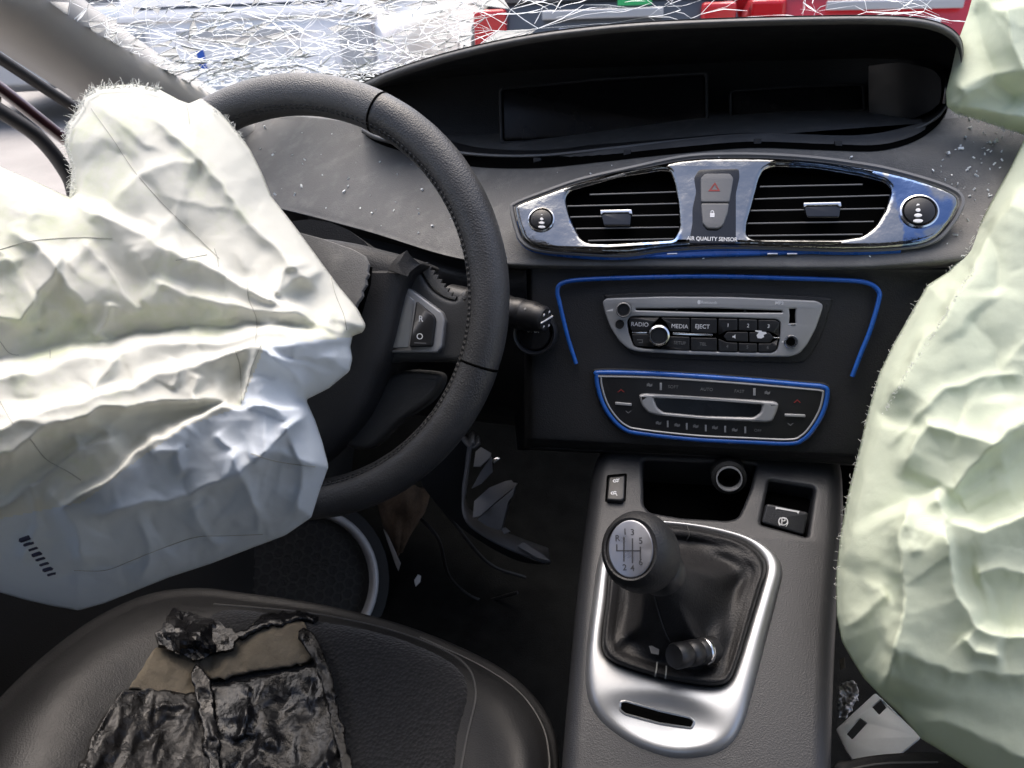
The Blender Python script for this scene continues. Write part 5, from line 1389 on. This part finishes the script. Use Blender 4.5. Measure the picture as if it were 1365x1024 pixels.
f1 = seat_sheet('black_film', jag([(96, 1040), (130, 975), (152, 932), (170, 918), (240, 922), (268, 925), (284, 980), (290, 1040)], 60, 2.0, 3), .012, .0055, 90, M['film2'], None, sc=52)
tag(f1, 'crumpled greyish black plastic film at bottom left of the seat', 'plastic film')
f2 = seat_sheet('black_film', jag([(284, 1040), (288, 980), (282, 935), (276, 914), (320, 908), (395, 892), (424, 884), (436, 904), (444, 930), (456, 970), (472, 1040)], 70, 2.0, 4), .014, .006, 95, M['film'], None, sc=52)
tag(f2, 'glossy black plastic film wrapped over the right cardboard piece', 'plastic film')
f3 = seat_sheet('burnt_clump', jag([(208, 846), (222, 822), (232, 812), (262, 818), (300, 834), (318, 850), (308, 862), (280, 872), (262, 884), (240, 872), (215, 860)], 50, 2.2, 5), .024, .014, 99, M['film'], None, 5.5, 20)
f3.data.polygons.foreach_set('use_smooth', [False]*len(f3.data.polygons))
tag(f3, 'burnt black crumpled plastic clump topping the cardboard on the seat', 'plastic clump')
f4 = seat_sheet('film_strip', jag([(262, 880), (280, 905), (288, 960), (296, 1040), (282, 1040), (270, 960), (256, 900)], 50, 1.6, 6), .020, .006, 104, M['film'], None, 2.4, 26)
tag(f4, 'narrow black film strip running down between the two wrapped pieces', 'plastic film')
f5 = seat_sheet('film_strip', jag([(405, 836), (424, 850), (432, 874), (446, 905), (452, 950), (470, 1030), (458, 1035), (440, 960), (428, 905), (412, 870), (398, 850)], 50, 1.6, 7), .020, .006, 109, M['film2'], None, 2.4, 26)
tag(f5, 'ragged dark film edge along the right side of the wrapped cardboard', 'plastic film')
f6 = seat_sheet('film_strip', jag([(310, 846), (330, 836), (352, 818), (400, 815), (430, 822), (396, 826), (344, 838), (322, 852)], 50, 1.4, 8), .018, .006, 114, M['film'], None, 2.4, 26)
tag(f6, 'thin black film scrap above the larger cardboard piece', 'plastic film')

# broken trim hanging under the dash
bt_ = thing('broken_trim', 'broken grey plastic trim with ribs hanging below the steering column', 'trim panel', pt(650, 690, .80))
def strip3(name, pts, depth, w, mt, par, th=.003):
    """a bent strip seen edge-on, running back by depth"""
    P = [pt(*p) for p in pts]; away = np.array([-.25, .95, -.1]); G = [np.array(P), np.array([p+away*depth*w for p in P])]
    return grid(name, np.stack([catmull(g, 40) for g in G]), mt, par, thick=th)
strip3('panel_edge', [(612, 572, .74), (620, 588, .735), (629, 596, .73), (638, 591, .73)], .02, 1, M['trim'], bt_)
strip3('panel_edge', [(634, 592, .73), (629, 600, .73), (624, 640, .72), (620, 672, .71), (623, 690, .70), (633, 703, .70), (660, 720, .70), (690, 734, .70), (734, 750, .71)], .030, 1, M['trim'], bt_, .004)
for q, Y, nn in (([(631, 622), (634, 602), (641, 596), (655, 604), (654, 609), (640, 622)], .69, (.1, -.7, .7)), ([(628, 652), (640, 630), (654, 610), (655, 630), (640, 646)], .70, (-.3, -.9, .3)), ([(630, 690), (632, 668), (652, 650), (674, 641), (682, 640), (684, 643), (690, 644), (688, 648), (662, 668), (640, 688)], .68, (.05, -.6, .8)), ([(636, 693), (660, 672), (686, 650), (684, 662), (678, 668), (669, 704), (664, 707), (650, 702)], .695, (-.3, -.9, .25)), ([(655, 613), (663, 609), (667, 611), (658, 617)], .68, (0, -.6, .8)), ([(667, 704), (674, 703), (680, 708), (672, 712)], .69, (0, -.6, .8)), ([(690, 728), (698, 722), (722, 738), (734, 748), (716, 744)], .70, (0, -.5, .85))):
    plate('rib', q, Plane(pt(q[0][0], q[0][1], Y), nn), 0, .003, .0005, M['trim'] if q[0][0] != 655 else M['bright'], bt_)
plate('panel_face', sm([(560, 640), (575, 600), (612, 575), (628, 600), (619, 672), (623, 692), (636, 706), (700, 742), (730, 752), (690, 748), (640, 722), (600, 690)], 60), Plane(pt(630, 660, .80), (.2, -.95, .2)), 0, .004, .001, M['stack'], bt_)
# torn brown felt and wiring in the footwell
tf = thing('torn_felt', 'torn brown felt and metal bracket hanging in the footwell', 'felt', pt(535, 700, .95))
loft('felt', [[(500, 650, .95), (515, 640, .94), (540, 640, .93), (560, 650, .94), (575, 640, .95)], [(505, 670, .94), (520, 672, .92), (540, 668, .91), (555, 680, .93), (566, 676, .95)], [(512, 695, .93), (524, 700, .91), (534, 700, .92), (545, 705, .93), (552, 700, .95)], [(522, 722, .93), (528, 735, .92), (531, 742, .92), (534, 735, .92), (538, 722, .94)]], 24, 24, M['brown'], tf, thick=.004)
for pts_ in ([(560, 690, .95), (585, 720, .93), (600, 770, .95), (640, 800, 1.0), (690, 790, 1.0)], [(575, 660, .98), (600, 690, .96), (650, 750, .97), (700, 770, 1.0)]):
    tube('cable', catmull(np.array([pt(*p_) for p_ in pts_]), 30), .003, M['rubber'], tf, 6)
plate('bracket_edge', [(511, 706), (516, 712), (534, 752), (531, 762), (526, 750)], Plane(pt(525, 735, .90), (.2, -.9, .3)), 0, .003, .0006, M['trim'], tf)
for nm, q, mt, lb in (('paper_scrap', [(552, 774), (557, 766), (561, 768), (560, 776), (554, 782)], 'white', 'small white scrap low in the dark footwell'), ('paper_scrap', [(549, 838), (556, 826), (558, 828), (553, 836)], 'silver', 'tiny grey scrap just above the seat edge in the footwell')):
    o = plate(nm, q, Plane(pt(q[0][0], q[0][1], .98), (.1, -.7, .6)), 0, .002, .0004, M[mt], None); tag(o, lb, 'scrap')
# white bracket, foil and card scrap beside the passenger seat
WB = Plane(pt(1168, 970, ('z', -.64)), (-.25, -.45, .85))
w1 = [(1114, 972), (1167, 923), (1228, 983), (1190, 1014), (1138, 1016), (1127, 1000)]
o = plate('white_bracket', roundpoly(w1, 4), WB, 0, .004, .0012, M['bracket'], None, holes=[roundpoly([(1128, 978), (1146, 957), (1156, 964), (1136, 986)], 1.5), roundpoly([(1162, 942), (1174, 932), (1182, 943), (1172, 953)], 1.5)], hbev=.0005)
tag(o, 'white plastic bracket with two square holes beside the passenger seat', 'bracket')
def foil_place(X, Y, dist):
    c_ = crumple(X, Y, 130, 16, .3, 1.)+.6*crumple(X, Y, 137, 7, .9, 1.); return np.array([pt(x, y, ('d', .80-.010*q-.006)) for x, y, q in zip(X, Y, c_)])
o = sheet('foil_scrap', jag([(1116, 930), (1122, 912), (1136, 908), (1146, 920), (1140, 938), (1128, 955), (1118, 958)], 30, 1.0, 12), 1.6, foil_place, M['foil'], None)
s_ = o.modifiers.new('thickness', 'SOLIDIFY'); s_.thickness = .002
tag(o, 'crumpled pale foil scrap above the white bracket', 'foil')
o = plate('card_scrap', [(1119, 879), (1126, 876), (1127, 890), (1120, 893)], Plane(pt(1122, 885, ('d', .82)), (-.2, -.6, .7)), 0, .003, .0005, M['card'], None); tag(o, 'tiny brown card scrap between console and green airbag', 'scrap')
